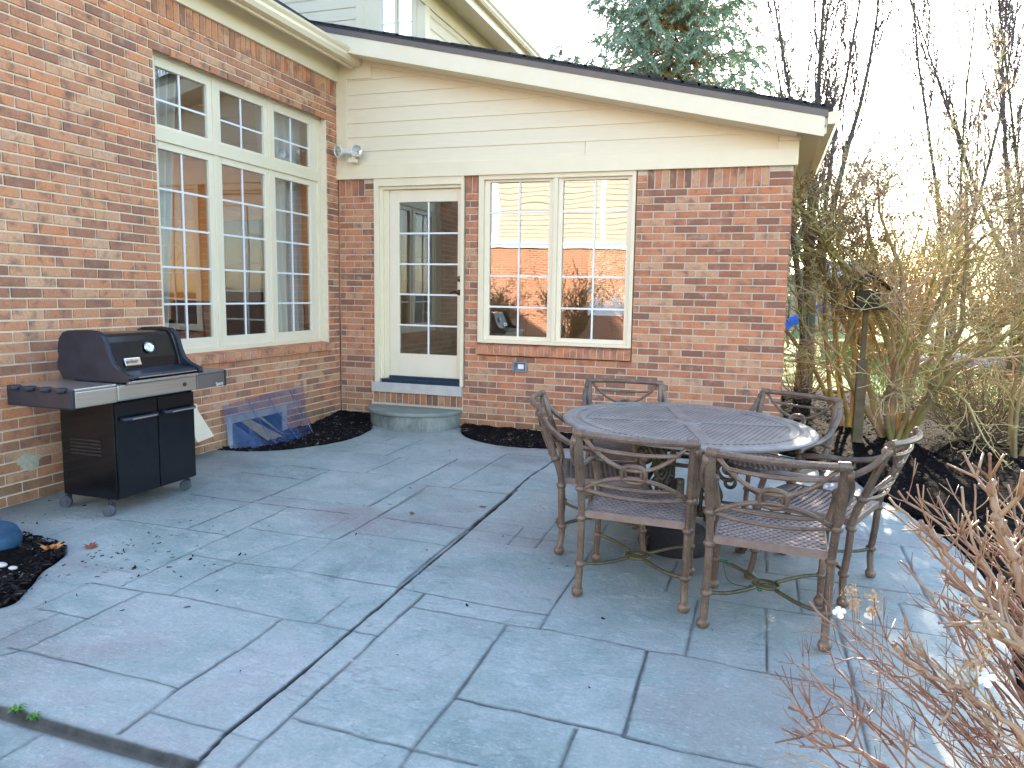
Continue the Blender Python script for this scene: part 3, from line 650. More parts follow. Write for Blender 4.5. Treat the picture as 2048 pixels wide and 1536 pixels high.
MUL2=[(4.61,.0),(4.61,8.2),(7,8.0),(9.0,6.2),(10.2,3.6),(10.6,0),(10.6,-7),(9,-7.4),(4.7,3.0)]
mul=np_mesh('mulch_bed',np.concatenate(VV),np.concatenate(FF),M['mulch']); tag(mul,'black bark mulch beds around the patio',None,kind='structure')
# chips
def chips(count,region,seed,size=(.012,.05)):
    rs=np.random.RandomState(seed); out=[];cnt=0; V=[];
    while cnt<count:
        x,y,z=region(rs)
        if x is None: continue
        L=rs.uniform(*size)*.5; w=L*rs.uniform(.15,.45); t=w*.35; a=rs.rand()*6.28; e=rs.normal()*.35
        ca,sa=math.cos(a),math.sin(a); dx=np.array([ca*math.cos(e),sa*math.cos(e),math.sin(e)]); dy=np.array([-sa,ca,rs.normal()*.4]); dz=np.array([0,0,1.])
        c=np.array([x,y,z+t]); V+= [c+dx*L*i+dy*w*j+dz*t*k for i,j,k in ((-1,-1,-1),(1,-.5,-1),(1,.6,-1),(-1,1,-1),(-.8,-.8,1),(.9,-.4,1),(.8,.5,1),(-.9,.8,1))]; cnt+=1
    V=np.array(V); b=np.arange(count)[:,None,None]*8
    F=(np.array([[0,3,2,1],[4,5,6,7],[0,1,5,4],[1,2,6,5],[2,3,7,6],[3,0,4,7]])[None]+b).reshape(-1,4); return V,F
def in_poly(x,y,P): return float(poly_sd(np.array([x]),np.array([y]),P)[0])<.006
def regA(rs):
    while True:
        k=rs.rand()
        if k<.2: x,y=rs.uniform(0,.75),rs.uniform(-1.95,0); P=BED_A; z=base(x,y)+.05*max(0,1+max(y/.6,-1))
        elif k<.45: x,y=rs.uniform(1.45,3.9),rs.uniform(-.6,0); P=BED_B; z=base(x,y)+.05*max(0,1+max(y/.6,-1))
        elif k<.6: x,y=rs.uniform(0,1.35),rs.uniform(-5,-3.9); P=BED_D; z=base(x,y)+.012
        else:
            x,y=4.7+4.2*rs.rand()**1.4,rs.uniform(-5.5,5.4); P=BED_R; z=base(x,y)+.018
        if (k>=.6 and y>2.5) or in_poly(x,y,P): return x,y,z
m,n,b=newmat('bark_chips'); b.inputs['Roughness'].default_value=1; b.inputs['Specular IOR Level'].default_value=.15
gi=N(n,'NewGeometry'); rp=ramp(n,gi.outputs['Random Per Island'],[(0,(.008,.007,.008)),(.6,(.016,.013,.013)),(.86,(.035,.026,.022)),(.96,(.09,.07,.055)),(1,(.25,.21,.17))]); n.links.new(rp.outputs[0],b.inputs['Base Color']); M['chips']=m
V,F=chips(19000,regA,5); o=np_mesh('bark_mulch',V,F,M['chips'],smooth=False); tag(o,'shredded black bark chips covering the beds','mulch',kind='stuff')
# lawn sheet to the horizon
m,n,b=newmat('lawn_grass'); b.inputs['Roughness'].default_value=.9
n1=noise_t(n,.35,4,.6); n2=noise_t(n,14,5,.7); c=ramp(n,n1.outputs[0],[(.35,(.10,.17,.02)),(.65,(.17,.25,.035))]).outputs[0]; c=mix(n,.6,c,ramp(n,n2.outputs[0],[(.3,(.45,.5,.4)),(.7,(1.2,1.2,1.1))]).outputs[0],'MULTIPLY'); n.links.new(c,b.inputs['Base Color']); bump(n,n2.outputs[0],.6,.05,b); M['lawn']=m
mb=MB(); 
for xa,xb,za,zb in ((-400,-1,-.10,-.10),(-1,0,-.10,-.10),(0,6,-.10,-.235),(6,400,-.235,-.235)): mb.quad((xa,-300,za-.05),(xb,-300,zb-.05),(xb,500,zb-.05),(xa,500,za-.05))
tag(mb.build('ground',M['mulch']),kind='structure')
LAWN=[(4.2,5.6),(5.6,5.3),(6.6,4.9),(7.7,4.1),(8.6,3.2),(8.9,1.6),(9.0,-1),(9.6,-7),(400,-7),(400,400),(-200,400),(-200,9.0),(4.2,9.0)]
mb=MB(); mb.v=[(x,y,-.150) for x,y in LAWN]; mb.face(range(len(LAWN))); tag(mb.build('lawn',M['lawn']),'mown lawn beyond the planting beds',None,kind='structure')
mb=MB(); mb.v=[(4.6,2.9,-.118),(12,2.9,-.152),(12,-8,-.152),(9.4,-8,-.152),(9.4,2.9,-.152)]; 
mb=MB(); mb.quad((4.58,2.6,-.135),(9.2,2.6,-.160),(9.2,9,-.165),(4.58,9,-.158)); tag(mb.build('soil',M['mulch']),'dark soil of the bed behind the wing',None,kind='structure')
# grass blades on the nearer lawn
rs=np.random.RandomState(8); cnt=60000; gx=rs.uniform(6.2,15,cnt*2); gy=rs.uniform(-2,22,cnt*2)
sd=poly_sd(gx,gy,LAWN); gx=gx[sd<.12][:cnt]; gy=gy[sd<.12][:cnt]; cnt=len(gx)
a=rs.uniform(0,6.28,cnt); h=rs.uniform(.03,.08,cnt); w=.006+.0009*np.hypot(gx-4.4,gy+6.9)*.5; lx=rs.normal(0,.02,cnt); ly=rs.normal(0,.02,cnt)
V=np.stack([np.stack([gx-np.cos(a)*w,gy-np.sin(a)*w,-.15+gx*0],-1),np.stack([gx+np.cos(a)*w,gy+np.sin(a)*w,-.15+gx*0],-1),np.stack([gx+lx,gy+ly,-.15+h],-1)],1).reshape(-1,3)
M['blades']=simple('grass_blades',(.13,.19,.035),(.24,.27,.07),3,.6); o=np_mesh('grass',V,np.arange(cnt*3).reshape(-1,3),M['blades'],smooth=False); tag(o,'short sunlit lawn grass blades','grass',kind='stuff')

# ---------------------------------------------------------------- half round step
st=empty('concrete_step',(.925,0,0),0,'half round concrete step below the glazed door','step')
m,n,b=newmat('step_concrete'); b.inputs['Roughness'].default_value=.7
n1=noise_t(n,4,5,.6); n2=noise_t(n,30,4,.7,sc3=(1,1,.25)); c=ramp(n,n1.outputs[0],[(.35,(.13,.155,.14)),(.65,(.27,.29,.26))]).outputs[0]; c=mix(n,ramp(n,n2.outputs[0],[(.5,(0,0,0)),(.68,(.7,.7,.7))]).outputs[0],c,(.36,.35,.32)); n.links.new(c,b.inputs['Base Color']); bump(n,n2.outputs[0],.4,.006,b); M['step']=m
M['steptop']=simple('step_top',(.17,.205,.18),(.29,.32,.29),5,.6,0,.4,.004)
def half(rx,ry,z0,z1,mat,name,par):
    mb=MB(); k=40; pts=[(rx*math.cos(PI+PI*i/k),ry*math.sin(PI+PI*i/k)) for i in range(k+1)]
    mb.prism(pts,z0,z1); return mb.build(name,mat,par,bevel=.012)
half(.50,.44,-.2,.118,M['step'],'riser',st); half(.525,.465,.120,.160,M['steptop'],'tread',st)
# ---------------------------------------------------------------- plastic window well cover with the cellar window
m,n,b=newmat('clear_well_plastic'); b.inputs['Base Color'].default_value=(.03,.09,.27,1); b.inputs['Roughness'].default_value=.06; b.inputs['Alpha'].default_value=.30; b.inputs['Specular IOR Level'].default_value=.9; b.inputs['Coat Weight'].default_value=.6
n1=noise_t(n,6,4,.7); rr=ramp(n,n1.outputs[0],[(.35,(.22,.22,.22)),(.75,(.5,.5,.5))]); n.links.new(rr.outputs[0],b.inputs['Alpha']); M['wellp']=m
wc=empty('window_well_cover',(0,-1.25,0),0,'clear bluish plastic bubble cover over the cellar window, at the foot of the left wall','window cover')
def wc_bubble():
    mb=MB(); k=36; nz=8
    for i in range(k+1):
        t=i/k; y=-.60+1.15*t; bulge=math.sin(PI*min(1,max(0,t)))**.55
        rib=.018*max(0,math.cos(2*PI*t*5))**8
        for j in range(nz+1):
            s=j/nz; z=.34-.36*s; top=.37+.06*t; z=top-(top+.03)*s
            d=.012+(.06+.27*bulge)*(s**1.15)+rib*s
            mb.v.append((d,y,z))
    for i in range(k):
        for j in range(nz): a=i*(nz+1)+j; mb.face((a,a+1,a+nz+2,a+nz+1))
    mb.build('bubble',M['wellp'],wc,smooth='all')
    m2=MB(); pts=[]
    for i in range(k+1):
        t=i/k; bulge=math.sin(PI*t)**.55; pts.append((.012+.06+.27*bulge+.03,-.60+1.15*t,-.02))
    m2.tube(pts,.022,6,flat=.35,updir=(0,0,1)); m2.build('rim',simple('blue_plastic_rim',(.03,.08,.18),(.10,.18,.32),9,.3),wc,smooth=True)
    for t in (.28,.52,.80):
        q=[]; m3=MB()
        for j in range(9):
            s=j/8; top=.37+.06*t; bulge=math.sin(PI*t)**.55; q.append((.014+(.06+.27*bulge)*(s**1.15)+.012,-.60+1.15*t,top-.03-(top)*s*.97))
        m3.tube(q,.006,5)
        m3.build('rib',M['wellp'],wc,smooth='all')
wc_bubble()
cw=MB(); 
for q in ((-1.79,-.975,.20,.262,.003,.022),(-1.79,-.975,-.10,-.06,.003,.022),(-1.79,-1.74,-.06,.20,.003,.02),(-1.045,-.975,-.06,.20,.003,.02)): slab(cw,PLf,*q)
cw=cw.build('cellar_window',simple('weathered_frame',(.38,.35,.30),(.52,.49,.43),9,.7),house,bevel=.002)
mb=MB(); mb.quad((.006,-1.74,-.06),(.006,-1.045,-.06),(.006,-1.045,.20),(.006,-1.74,.20)); mb.build('glass_pane',simple('dirty_cellar_glass',(.008,.02,.045),(.02,.06,.12),3,.06,0,0),cw)
mb=MB(); mb.quad((.03,-1.64,.20),(.16,-1.40,-.03),(.17,-1.17,-.03),(.035,-1.52,.20)); mb.quad((.025,-1.40,.20),(.10,-1.23,.05),(.12,-1.16,.0),(.03,-1.36,.20))
tag(mb.build('leaf_litter',simple('tan_debris',(.28,.22,.07),(.45,.36,.18),12,.8)),'dry yellow leaf stuck under the plastic well cover','leaf')
# ---------------------------------------------------------------- wall lights, outlet, vent hood
fl=empty('floodlight',(.248,-.03,2.735),0,'white twin floodlight with motion sensor on the corner board','light fixture')
def head(cx,cz,dirv):
    d=Vector(dirv).normalized(); Mx=Matrix.Translation((cx,-.13,cz))@d.to_track_quat('Z','Y').to_matrix().to_4x4()
    mb=MB(); mb.lathe([(.016,-.085),(.020,-.08),(.022,-.045),(.045,-.01),(.057,.012),(.060,.03),(.056,.032),(.050,.018),(.018,-.012),(.001,-.014)],28,Mx); h=mb.build('lamp_head',M['white'],fl,smooth=True)
    mb=MB(); mb.lathe([(.054,.024),(.03,.028),(.001,.029)],24,Mx); mb.build('lens',glass_mat('lamp_glass',.25),h,smooth='all')
    mb=MB(); mb.ball(Mx@Vector((0,0,.006)),.012,10,6); mb.build('bulb',M['chrome'],h,smooth='all')
head(-.125,.075,(-.35,-1,-.12)); head(.085,.070,(.12,-1,.02))
mb=MB(); mb.tube([(-.105,-.06,.075),(.07,-.055,.068)],.017,10); mb.box(-.045,.045,-.035,-.002,.03,.11); mb.build('mount',M['white'],fl,bevel=.003)
mb=MB(); mb.box(-.045,.035,-.115,-.045,-.04,.005); mb.tube([(-.005,-.075,.0),(-.005,-.07,.055)],.016,8); mb.build('motion_sensor',M['sash'],fl,bevel=.006)
ol=empty('wall_outlet',(2.083,0,.643),0,'grey metal weatherproof outlet box on the back wall','outlet')
mb=MB(); mb.box(-.076,.076,-.034,.0,-.052,-.040); mb.box(-.076,.076,-.034,0,.040,.052); mb.box(-.076,-.060,-.034,0,-.04,.04); mb.box(.060,.076,-.034,0,-.04,.04); mb.build('box',simple('cast_grey_metal',(.22,.25,.27),(.34,.37,.39),20,.45,.5),ol,bevel=.005)
mb=MB(); mb.box(-.060,.060,-.012,-.004,-.04,.04); mb.build('cover',simple('dull_lens',(.05,.09,.13),(.20,.25,.28),7,.25),ol)
mb=MB(); mb.box(-.022,.040,-.02,-.011,-.022,.026); mb.build('socket',M['white'],ol,bevel=.003)
dv=empty('vent_hood',(0,-2.17,.27),0,'cream metal vent hood on the left wall beside the grill','vent')
mb=MB(); b=0; mb.v=[(0,-.13,.15),(0,.02,.15),(.16,.05,-.10),(.16,-.13,-.12),(0,.02,-.12),(0,-.13,-.12)]
for q in ((0,1,2,3),(1,4,2),(0,3,5),(0,5,4,1)): mb.face(q)
mb.build('hood',M['trim'],dv)
mb=MB(); mb.box(.0,.02,-.14,.03,-.13,.16); mb.build('flange',M['trim'],dv)

MSP=(-3.565,.26)
# old mortar splatter on the left wall
mb=MB(); R=random.Random(2); mb.v.append((.004,0,0)); k=18
for i in range(k): a=2*PI*i/k; q=.75+.45*R.random(); mb.v.append((.0015,.075*q*math.cos(a),.055*q*math.sin(a)+.012*math.cos(2*a)))
for i in range(k): mb.face((0,1+i,1+(i+1)%k))
o=mb.build('mortar_splatter',simple('old_mortar',(.42,.38,.26),(.60,.55,.42),40,.95,0,.6,.006),house,smooth='all'); o.location=(0,MSP[0],MSP[1])
for (x,z) in ((2.70,2.69),):
    mb=MB(); mb.box(x,x+.0012,-.0155,-.005,z,z+.135); mb.build('board_seam',M['stone'],house)
# ---------------------------------------------------------------- grill
gr=empty('gas_grill',(.45,-3.24,gz(.45)),0,'black gas grill on casters with steel side shelves against the left wall','grill')
gr.location=(0,0,0); GZ=gz(.5)
def loc(o_,p):     # keep the root at the thing's base
    for c in o_.children: c.location=Vector(c.location)-Vector(p)
    o_.location=p
mb=MB(); mb.box(.28,.705,-3.56,-2.925,.075,.68); mb.build('cart',M['blackgloss'],gr,bevel=.006)
mb=MB()
for i in range(5): mb.box(.36,.60,-3.566,-3.558,.34+i*.022,.350+i*.022)
mb.build('side_vents',M['blackmatte'],gr,bevel=.002)
for (a,bb) in ((-3.553,-3.245),(-3.239,-2.932)):
    mb=MB(); mb.box(.706,.724,a,bb,.085,.672); d_=mb.build('door',M['blackgloss'],gr,bevel=.005)
    c_=(a+bb)/2; mb=MB(); mb.tube([(.725,c_-.125,.572),(.755,c_-.12,.572),(.762,c_-.09,.570),(.762,c_+.09,.570),(.755,c_+.12,.572),(.725,c_+.125,.572)],.013,8,flat=.8); h_=mb.build('handle',M['navyplastic'],d_,smooth='all')
    mb=MB(); mb.box(.7735,.777,c_-.085,c_+.10,.566,.573); mb.build('handle_strip',M['steel'],h_,bevel=.001)
mb=MB(); mb.box(.30,.775,-3.585,-2.955,.690,.788); mb.build('control_panel',M['steel'],gr,bevel=.010)
mb=MB(); mb.lathe([(.013,0),(.013,.006),(.001,.007)],14,Matrix.Translation((.7755,-3.065,.738))@Matrix.Rotation(PI/2,4,'Y')); mb.build('igniter_button',M['blackmatte'],gr,smooth=True)
def shelf(y0,y1,out,mat):
    mb=MB(); mb.box(.30,.775,y0,y1,.782,.800); mb.box(.757,.775,y0,y1,.688,.782); mb.box(.30,.315,y0,y1,.70,.782)
    s_=mb.build('side_shelf',mat,gr,bevel=.006); return s_
s1=shelf(-3.862,-3.587,-1,M['steel']); s2=shelf(-2.953,-2.690,1,M['steeld'])
mb=MB(); mb.box(.285,.778,-3.885,-3.860,.682,.800)
for i in range(4): mb.tube([(.36+i*.115,-3.885,.775),(.36+i*.115,-3.885,.805)],.032,12)
mb.build('end_cap',M['navyplastic'],s1,bevel=.010)
mb=MB(); mb.box(.285,.778,-2.690,-2.672,.684,.800); mb.build('end_cap',M['navyplastic'],s2,bevel=.008)
def text(body,size,M4,mat,parent,name,ext=.0006):
    c=bpy.data.curves.new(name,'FONT'); c.body=body; c.size=size; c.extrude=ext; c.align_x='CENTER'; c.align_y='CENTER'
    t=bpy.data.objects.new(name,c); COL.objects.link(t); dg=bpy.context.evaluated_depsgraph_get(); me=bpy.data.meshes.new_from_object(t.evaluated_get(dg)); bpy.data.objects.remove(t)
    me.materials.clear(); me.materials.append(mat); o=bpy.data.objects.new(name,me); COL.objects.link(o); o.parent=parent; o.matrix_local=M4; return o
RX=Matrix(((0,0,1,0),(1,0,0,0),(0,1,0,0),(0,0,0,1)))  # text x -> +Y, y -> +Z, normal -> +X
text('Spirit',.034,Matrix.Translation((.7765,-2.745,.706))@RX,M['white'],s2,'lettering')
# firebox and lid
prof=[(.300,.805),(.262,.87),(.262,.90),(.275,.935),(.270,.985),(.285,1.045),(.315,1.080),(.36,1.092),(.50,1.097),(.575,1.090),(.608,1.07),(.625,1.04),(.648,.965),(.675,.905),(.72,.868),(.775,.846),(.805,.834),(.808,.815),(.76,.806)]
def extr(mb,pf,y0,y1,Mx=None):
    b=len(mb.v); k=len(pf); mb.v+=[(x,y0,z) for x,z in pf]+[(x,y1,z) for x,z in pf]
    mb.face([b+i for i in range(k)]); mb.face([b+k+i for i in range(k)][::-1])
    for i in range(k): mb.face((b+i,b+(i+1)%k,b+k+(i+1)%k,b+k+i))
lid=MB(); inner=[(x if 0 else (x-.012 if x>.6 else x+.004),z-.008) for x,z in prof[2:]]
pin=[(.29,.83),(.285,.90),(.280,.985),(.295,1.04),(.32,1.072),(.36,1.082),(.50,1.087),(.565,1.080),(.592,1.062),(.607,1.03),(.645,.925),(.655,.88),(.66,.86),(.66,.82)]
extr(lid,pin,-3.50,-2.975); lid=lid.build('lid',M['blackgloss'],gr,bevel=.006)
for (a,bb) in ((-3.535,-3.500),(-2.975,-2.940)):
    mb=MB(); extr(mb,prof,a,bb); mb.build('cheek',M['navyplastic'],lid,bevel=.008)
mb=MB(); k=16
for i in range(k+1):
    t=i/k; y=-3.50+.525*t; o_=.030*math.sin(PI*t); mb.v+=[(.655,y,.862),(.735+o_,y,.848),(.790+o_*.5,y,.842),(.798+o_*.5,y,.818),(.70,y,.815),(.655,y,.835)]
for i in range(k):
    for j in range(6): a=i*6; mb.face((a+j,a+(j+1)%6,a+6+(j+1)%6,a+6+j))
mb.build('lid_handle',M['navyplastic'],lid,bevel=.004)
mb=MB(); mb.box(.806,.812,-3.46,-2.99,.822,.828); mb.build('handle_strip',M['steel'],lid)
mb=MB(); mb.box(.775,.800,-3.52,-2.965,.789,.806); mb.build('lid_rim',M['steel'],gr,bevel=.004)
nrm=Vector((.94,0,.34)).normalized(); 
Mg=Matrix.Translation((.632,-3.205,.985))@nrm.to_track_quat('Z','Y').to_matrix().to_4x4()
mb=MB(); mb.lathe([(.034,0),(.036,.006),(.032,.011),(.029,.008),(.001,.008)],26,Mg); g_=mb.build('thermometer',M['chrome'],lid,smooth=True)
mb=MB(); mb.lathe([(.027,.009),(.001,.0092)],20,Mg); mb.build('dial',M['white'],g_)
mb=MB(); mb.box(-.001,.001,-.004,.02,.0093,.0102,Mg@Matrix.Rotation(.6,4,'Z')); mb.build('needle',M['blackmatte'],g_)
zc=Vector((.94,0,.34)).normalized(); xc=Vector((0,1,0)); yc=zc.cross(xc)
Mbd=Matrix(((xc.x,yc.x,zc.x,.655),(xc.y,yc.y,zc.y,-3.355),(xc.z,yc.z,zc.z,.905),(0,0,0,1)))
mb=MB(); mb.box(-.062,.062,-.026,.026,-.004,.006,Mbd); bd=mb.build('badge',M['chrome'],lid,bevel=.007)
text('weber',.036,Mbd@Matrix.Translation((-.008,.001,.0068)),M['blackmatte'],bd,'lettering')
mb=MB(); mb.lathe([(.30,0),(.001,.0)],3) if 0 else None
mb=MB(); extr(mb,[(.33,.79),(.30,.83),(.66,.83),(.70,.79)],-3.50,-2.975); mb.build('firebox',M['blackmatte'],gr)
for (x,y) in ((.675,-3.590),(.655,-2.962),(.30,-3.565),(.30,-2.97)):
    z=gz(x); c_=MB(); Mx=Matrix.Translation((x+.0,y,z+.035))@Matrix.Rotation(PI/2,4,'X')@Matrix.Rotation(.5,4,'Y')
    c_.lathe([(.001,-.014),(.030,-.016),(.036,-.010),(.036,.010),(.030,.016),(.001,.014)],22,Mx); c_.lathe([(.001,.020),(.012,.020),(.014,.010)],12,Mx); c_=c_.build('caster',M['rubber'],gr,smooth=True)
    f_=MB(); f_.box(x-.02,x+.018,y+.012,y+.030,z+.03,z+.076); f_.tube([(x,y+.012,z+.06),(x,y+.012,z+.09)],.009,8); f_.build('fork',M['blackmatte'],c_,bevel=.003)
loc(gr,(.45,-3.24,gz(.45)))
# ---------------------------------------------------------------- cast metal furniture
def cast_mat(name,a,b_,c_,moss=0,rough=.42,metal=.35):
    m,n,b=newmat(name); b.inputs['Roughness'].default_value=rough; b.inputs['Metallic'].default_value=metal
    n1=noise_t(n,7,4,.65); n2=noise_t(n,120,4,.75); c=ramp(n,n1.outputs[0],[(.32,a),(.52,b_),(.72,c_)]).outputs[0]
    c=mix(n,ramp(n,n2.outputs[0],[(.52,(0,0,0)),(.66,(.75,.75,.75))]).outputs[0],c,(.25,.205,.17))
    if moss: c=mix(n,ramp(n,n1.outputs[0],[(.45,(0,0,0)),(.6,(moss,moss,moss))]).outputs[0],c,(.11,.11,.03))
    n.links.new(c,b.inputs['Base Color']); bump(n,n2.outputs[0],.5,.0025,b); return m
M['cast']=cast_mat('weathered_bronze_cast',(.085,.052,.034),(.15,.098,.066),(.23,.165,.12),metal=.25)
M['castseat']=cast_mat('weathered_bronze_seat',(.17,.115,.095),(.24,.175,.145),(.31,.24,.20),rough=.5)
M['casttop']=cast_mat('weathered_bronze_top',(.19,.17,.16),(.26,.24,.225),(.34,.31,.29),rough=.42,metal=.12)
M['holeshade']=simple('painted_hole_shade',(.02,.014,.01),(.04,.03,.022),30,.8,0,0)  # dark colour standing in for the shade deep in the weave holes
M['castmoss']=cast_mat('mossy_bronze_cast',(.075,.06,.035),(.11,.09,.045),(.15,.13,.08),.7)
M['castdark']=cast_mat('dark_bronze_cast',(.025,.018,.012),(.05,.036,.022),(.09,.06,.04),.25)
TILT=Matrix.Rotation(math.atan(.025),4,'Y')
def place(o,x,y,rz,z=None,sz=1):
    o.matrix_world=Matrix.Translation((x,y,gz(x) if z is None else z))@TILT@Matrix.Rotation(rz,4,'Z')@Matrix.Diagonal((1,1,sz,1))
def lean(z):
    P=[(0,0),(.165,.012),(.40,.0),(.47,-.008),(.555,-.040),(.70,-.092),(.84,-.145),(.9,-.17)]
    for (a,ya),(b,yb) in zip(P[:-1],P[1:]):
        if z<=b: return ya+(yb-ya)*(z-a)/(b-a)
    return P[-1][1]
def hw(z): return .252 if z<.42 else .252+(z-.42)*.030
def smooth(pts,n=5): return cr_poly(pts,n)
def make_chair():
    c=empty('patio_armchair'); 
    def bp(x,z,bul=.045): w=hw(z); return (x,lean(z)-bul*(1-min(1,(x/w)**2)),z)
    for s in (-1,1):
        mb=MB(); mb.tube(smooth([(s*.256,.004,.03),(s*.254,.014,.10),(s*.252,.014,.165),(s*.252,.004,.28),(s*.252,.0,.40),(s*.254,-.010,.47),(s*hw(.555),lean(.555),.555),(s*hw(.70),lean(.70),.70),(s*hw(.84),lean(.84),.835)],4),.0180,8)
        mb.ball((s*.256,.004,.024),.030,12,8); 
        for z in (.165,.40,.555): mb.ball((s*hw(z),lean(z) if z>.2 else .014,z),.028,12,6,(1,1,.75))
        mb.tube(smooth([(s*hw(.57),lean(.57),.57),(s*hw(.70),lean(.70),.70),(s*hw(.84),lean(.84),.842)],4),[.018]+[.0235]*8,8,flat=.62,updir=(0,1,.3))
        mb.build('rear_leg',M['cast'],c,smooth=True)
        mb=MB(); mb.tube(smooth([(s*.254,.482,.03),(s*.252,.470,.10),(s*.25,.466,.165),(s*.252,.474,.30),(s*.254,.470,.40),(s*.27,.455,.50),(s*.283,.43,.585)],4),.0165,8)
        mb.ball((s*.254,.482,.027),.029,12,8); mb.ball((s*.25,.466,.165),.025,12,6,(1,1,.75)); mb.ball((s*.254,.470,.40),.025,12,6,(1,1,.75))
        mb.build('front_leg',M['cast'],c,smooth=True)
        mb=MB(); A=smooth([(s*(hw(.84)+.004),lean(.84)+.004,.835),(s*.290,-.10,.755),(s*.294,-.02,.685),(s*.296,.07,.640),(s*.295,.19,.618),(s*.290,.32,.612),(s*.284,.43,.597),(s*.283,.455,.578)],4)
        mb.tube(A,.0175,8,flat=.8); mb.ball((s*.283,.448,.585),.024,12,8)
        mb.lathe([(.001,-.012),(.024,-.012),(.026,0),(.020,.012),(.012,.014),(.011,.010),(.001,.010)],16,Matrix.Translation((s*(hw(.84)+.016),lean(.80),.805))@Matrix.Rotation(s*PI/2,4,'Y'))
        mb.build('arm',M['cast'],c,smooth=True)
    # top rail
    mb=MB(); k=14; top=[bp(hw(.84)*(-1+2*i/k),.842,.05) for i in range(k+1)]; mb.tube(top,.0165,8,flat=1.0)
    for s in (-1,1): mb.tube([(s*(hw(.84)-.035),lean(.84)-.01,.842),(s*(hw(.84)+.012),lean(.84)+.002,.842)],.021,10)
    mb.build('top_rail',M['cast'],c,smooth=True)
    mb=MB()
    def curve(fn,a,b,r=.0085,n=18): mb.tube([fn(a+(b-a)*i/n) for i in range(n+1)],r*1.2,7,flat=.8)
    U=lambda z0,zc,w:(lambda x:bp(x,zc+(z0-zc)*abs(x/w)**2.1))
    curve(U(.825,.690,.232),-.232,.232); curve(lambda x:bp(x,.780-.010*(1-(x/.20)**2)),-.205,.205,.0085)
    curve(U(.553,.648,.248),-.248,.248,.0095); curve(lambda x:bp(x,.600-.012*(1-(x/.2)**2)),-.20,.20,.0075); curve(lambda x:bp(x,.556-.016*(1-(x/.245)**2)),-.245,.245,.008)
    for (rw,rh,rr) in ((.054,.042,.0095),(.036,.026,.006)):
        ringp=[]
        for i in range(25):
            t=2*PI*i/24; cx=math.copysign(abs(math.cos(t))**.75,math.cos(t)); sz=math.copysign(abs(math.sin(t))**.75,math.sin(t)); ringp.append(bp(rw*cx,.669+rh*sz,.045))
        mb.tube(ringp,rr*1.15,7,cap=False)
    mb.build('back_scrollwork',M['cast'],c,smooth='all')
    # seat: woven plate, openings lined and part floored dark to paint in their shade
    mb=MB(); x0,x1,y0,y1,zs=-.235,.235,-.0,.475,.437; cw,chh=.0360,.0290; nx=int((x1-x0)/cw); ny=int((y1-y0)/chh)
    for j in range(ny):
        yy=y0+j*chh; offx=0 if j%2 else cw/2
        for i in range(-1,nx+1):
            xa=x0+i*cw+offx; xb=xa+cw; xa_,xb_=max(xa,x0),min(xb,x1)
            if xb_-xa_<.002: continue
            sag=lambda x,y:zs-.012*math.sin(PI*(x-x0)/(x1-x0))*math.sin(PI*(y-y0)/(y1-y0))
            cxm,cym=(xa+xb)/2,yy+chh/2
            if xa<x0 or xb>x1 or j==0 or j>=ny-1: mb.quad((xa_,yy,sag(xa_,yy)),(xb_,yy,sag(xb_,yy)),(xb_,yy+chh,sag(xb_,yy+chh)),(xa_,yy+chh,sag(xa_,yy+chh))); continue
            b=len(mb.v); d=.0024
            for (x,y,h) in ((xa,yy,0),(xb,yy,0),(xb,yy+chh,0),(xa,yy+chh,0)): mb.v.append((x,y,sag(x,y)+h*.5))
            hx,hy=cw*.30,chh*.22
            for (x,y) in ((cxm,cym-hy),(cxm+hx,cym),(cxm,cym+hy),(cxm-hx,cym)): mb.v.append((x,y,sag(x,y)-.003))
            mb.face((b,b+1,b+4)); mb.face((b+1,b+5,b+4)); mb.face((b+1,b+2,b+5)); mb.face((b+2,b+6,b+5)); mb.face((b+2,b+3,b+6)); mb.face((b+3,b+7,b+6)); mb.face((b+3,b,b+7)); mb.face((b,b+4,b+7))
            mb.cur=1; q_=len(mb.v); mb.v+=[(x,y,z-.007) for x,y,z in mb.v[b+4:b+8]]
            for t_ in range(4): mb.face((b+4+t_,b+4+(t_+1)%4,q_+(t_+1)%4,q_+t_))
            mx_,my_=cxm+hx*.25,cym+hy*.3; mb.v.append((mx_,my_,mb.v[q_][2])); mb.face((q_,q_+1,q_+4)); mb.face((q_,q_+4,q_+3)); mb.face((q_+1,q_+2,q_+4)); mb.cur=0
    mb.build('seat',[M['castseat'],M['holeshade']],c,smooth='all')
    mb=MB(); rim=[(-.232,-.004),(.232,-.004),(.236,.44),(.20,.478),(.1,.490),(0,.494),(-.1,.490),(-.20,.478),(-.236,.44)]; k=len(rim); b=len(mb.v)
    for sc,z in ((1,.441),(1.02,.436),(1.02,.405),(.955,.405),(.955,.438)): mb.v+=[(x*sc,(y-.24)*sc+.24,z) for x,y in rim]
    for a in range(4):
        for i in range(k): mb.face((b+a*k+i,b+a*k+(i+1)%k,b+(a+1)*k+(i+1)%k,b+(a+1)*k+i))
    mb.build('seat_frame',M['castseat'],c)
    mb=MB()
    for sx in (-1,1):
        for (yy,yc) in ((.014,.19),(.466,.29)):
            mb.tube(smooth([(sx*.252,yy,.165),(sx*.17,yy+(yc-yy)*.22,.160),(sx*.10,yy+(yc-yy)*.62,.158),(sx*.045,yc,.158)],4),.0095,6)
    for (rw,rh) in ((.058,.048),(.036,.026)): mb.tube([(rw*math.cos(2*PI*i/20),.24+rh*math.sin(2*PI*i/20),.158) for i in range(21)],.0085,6,cap=False)
    mb.build('stretcher',M['castmoss'],c,smooth='all')
    return c
ch0=make_chair(); TC=(3.975,-2.47)
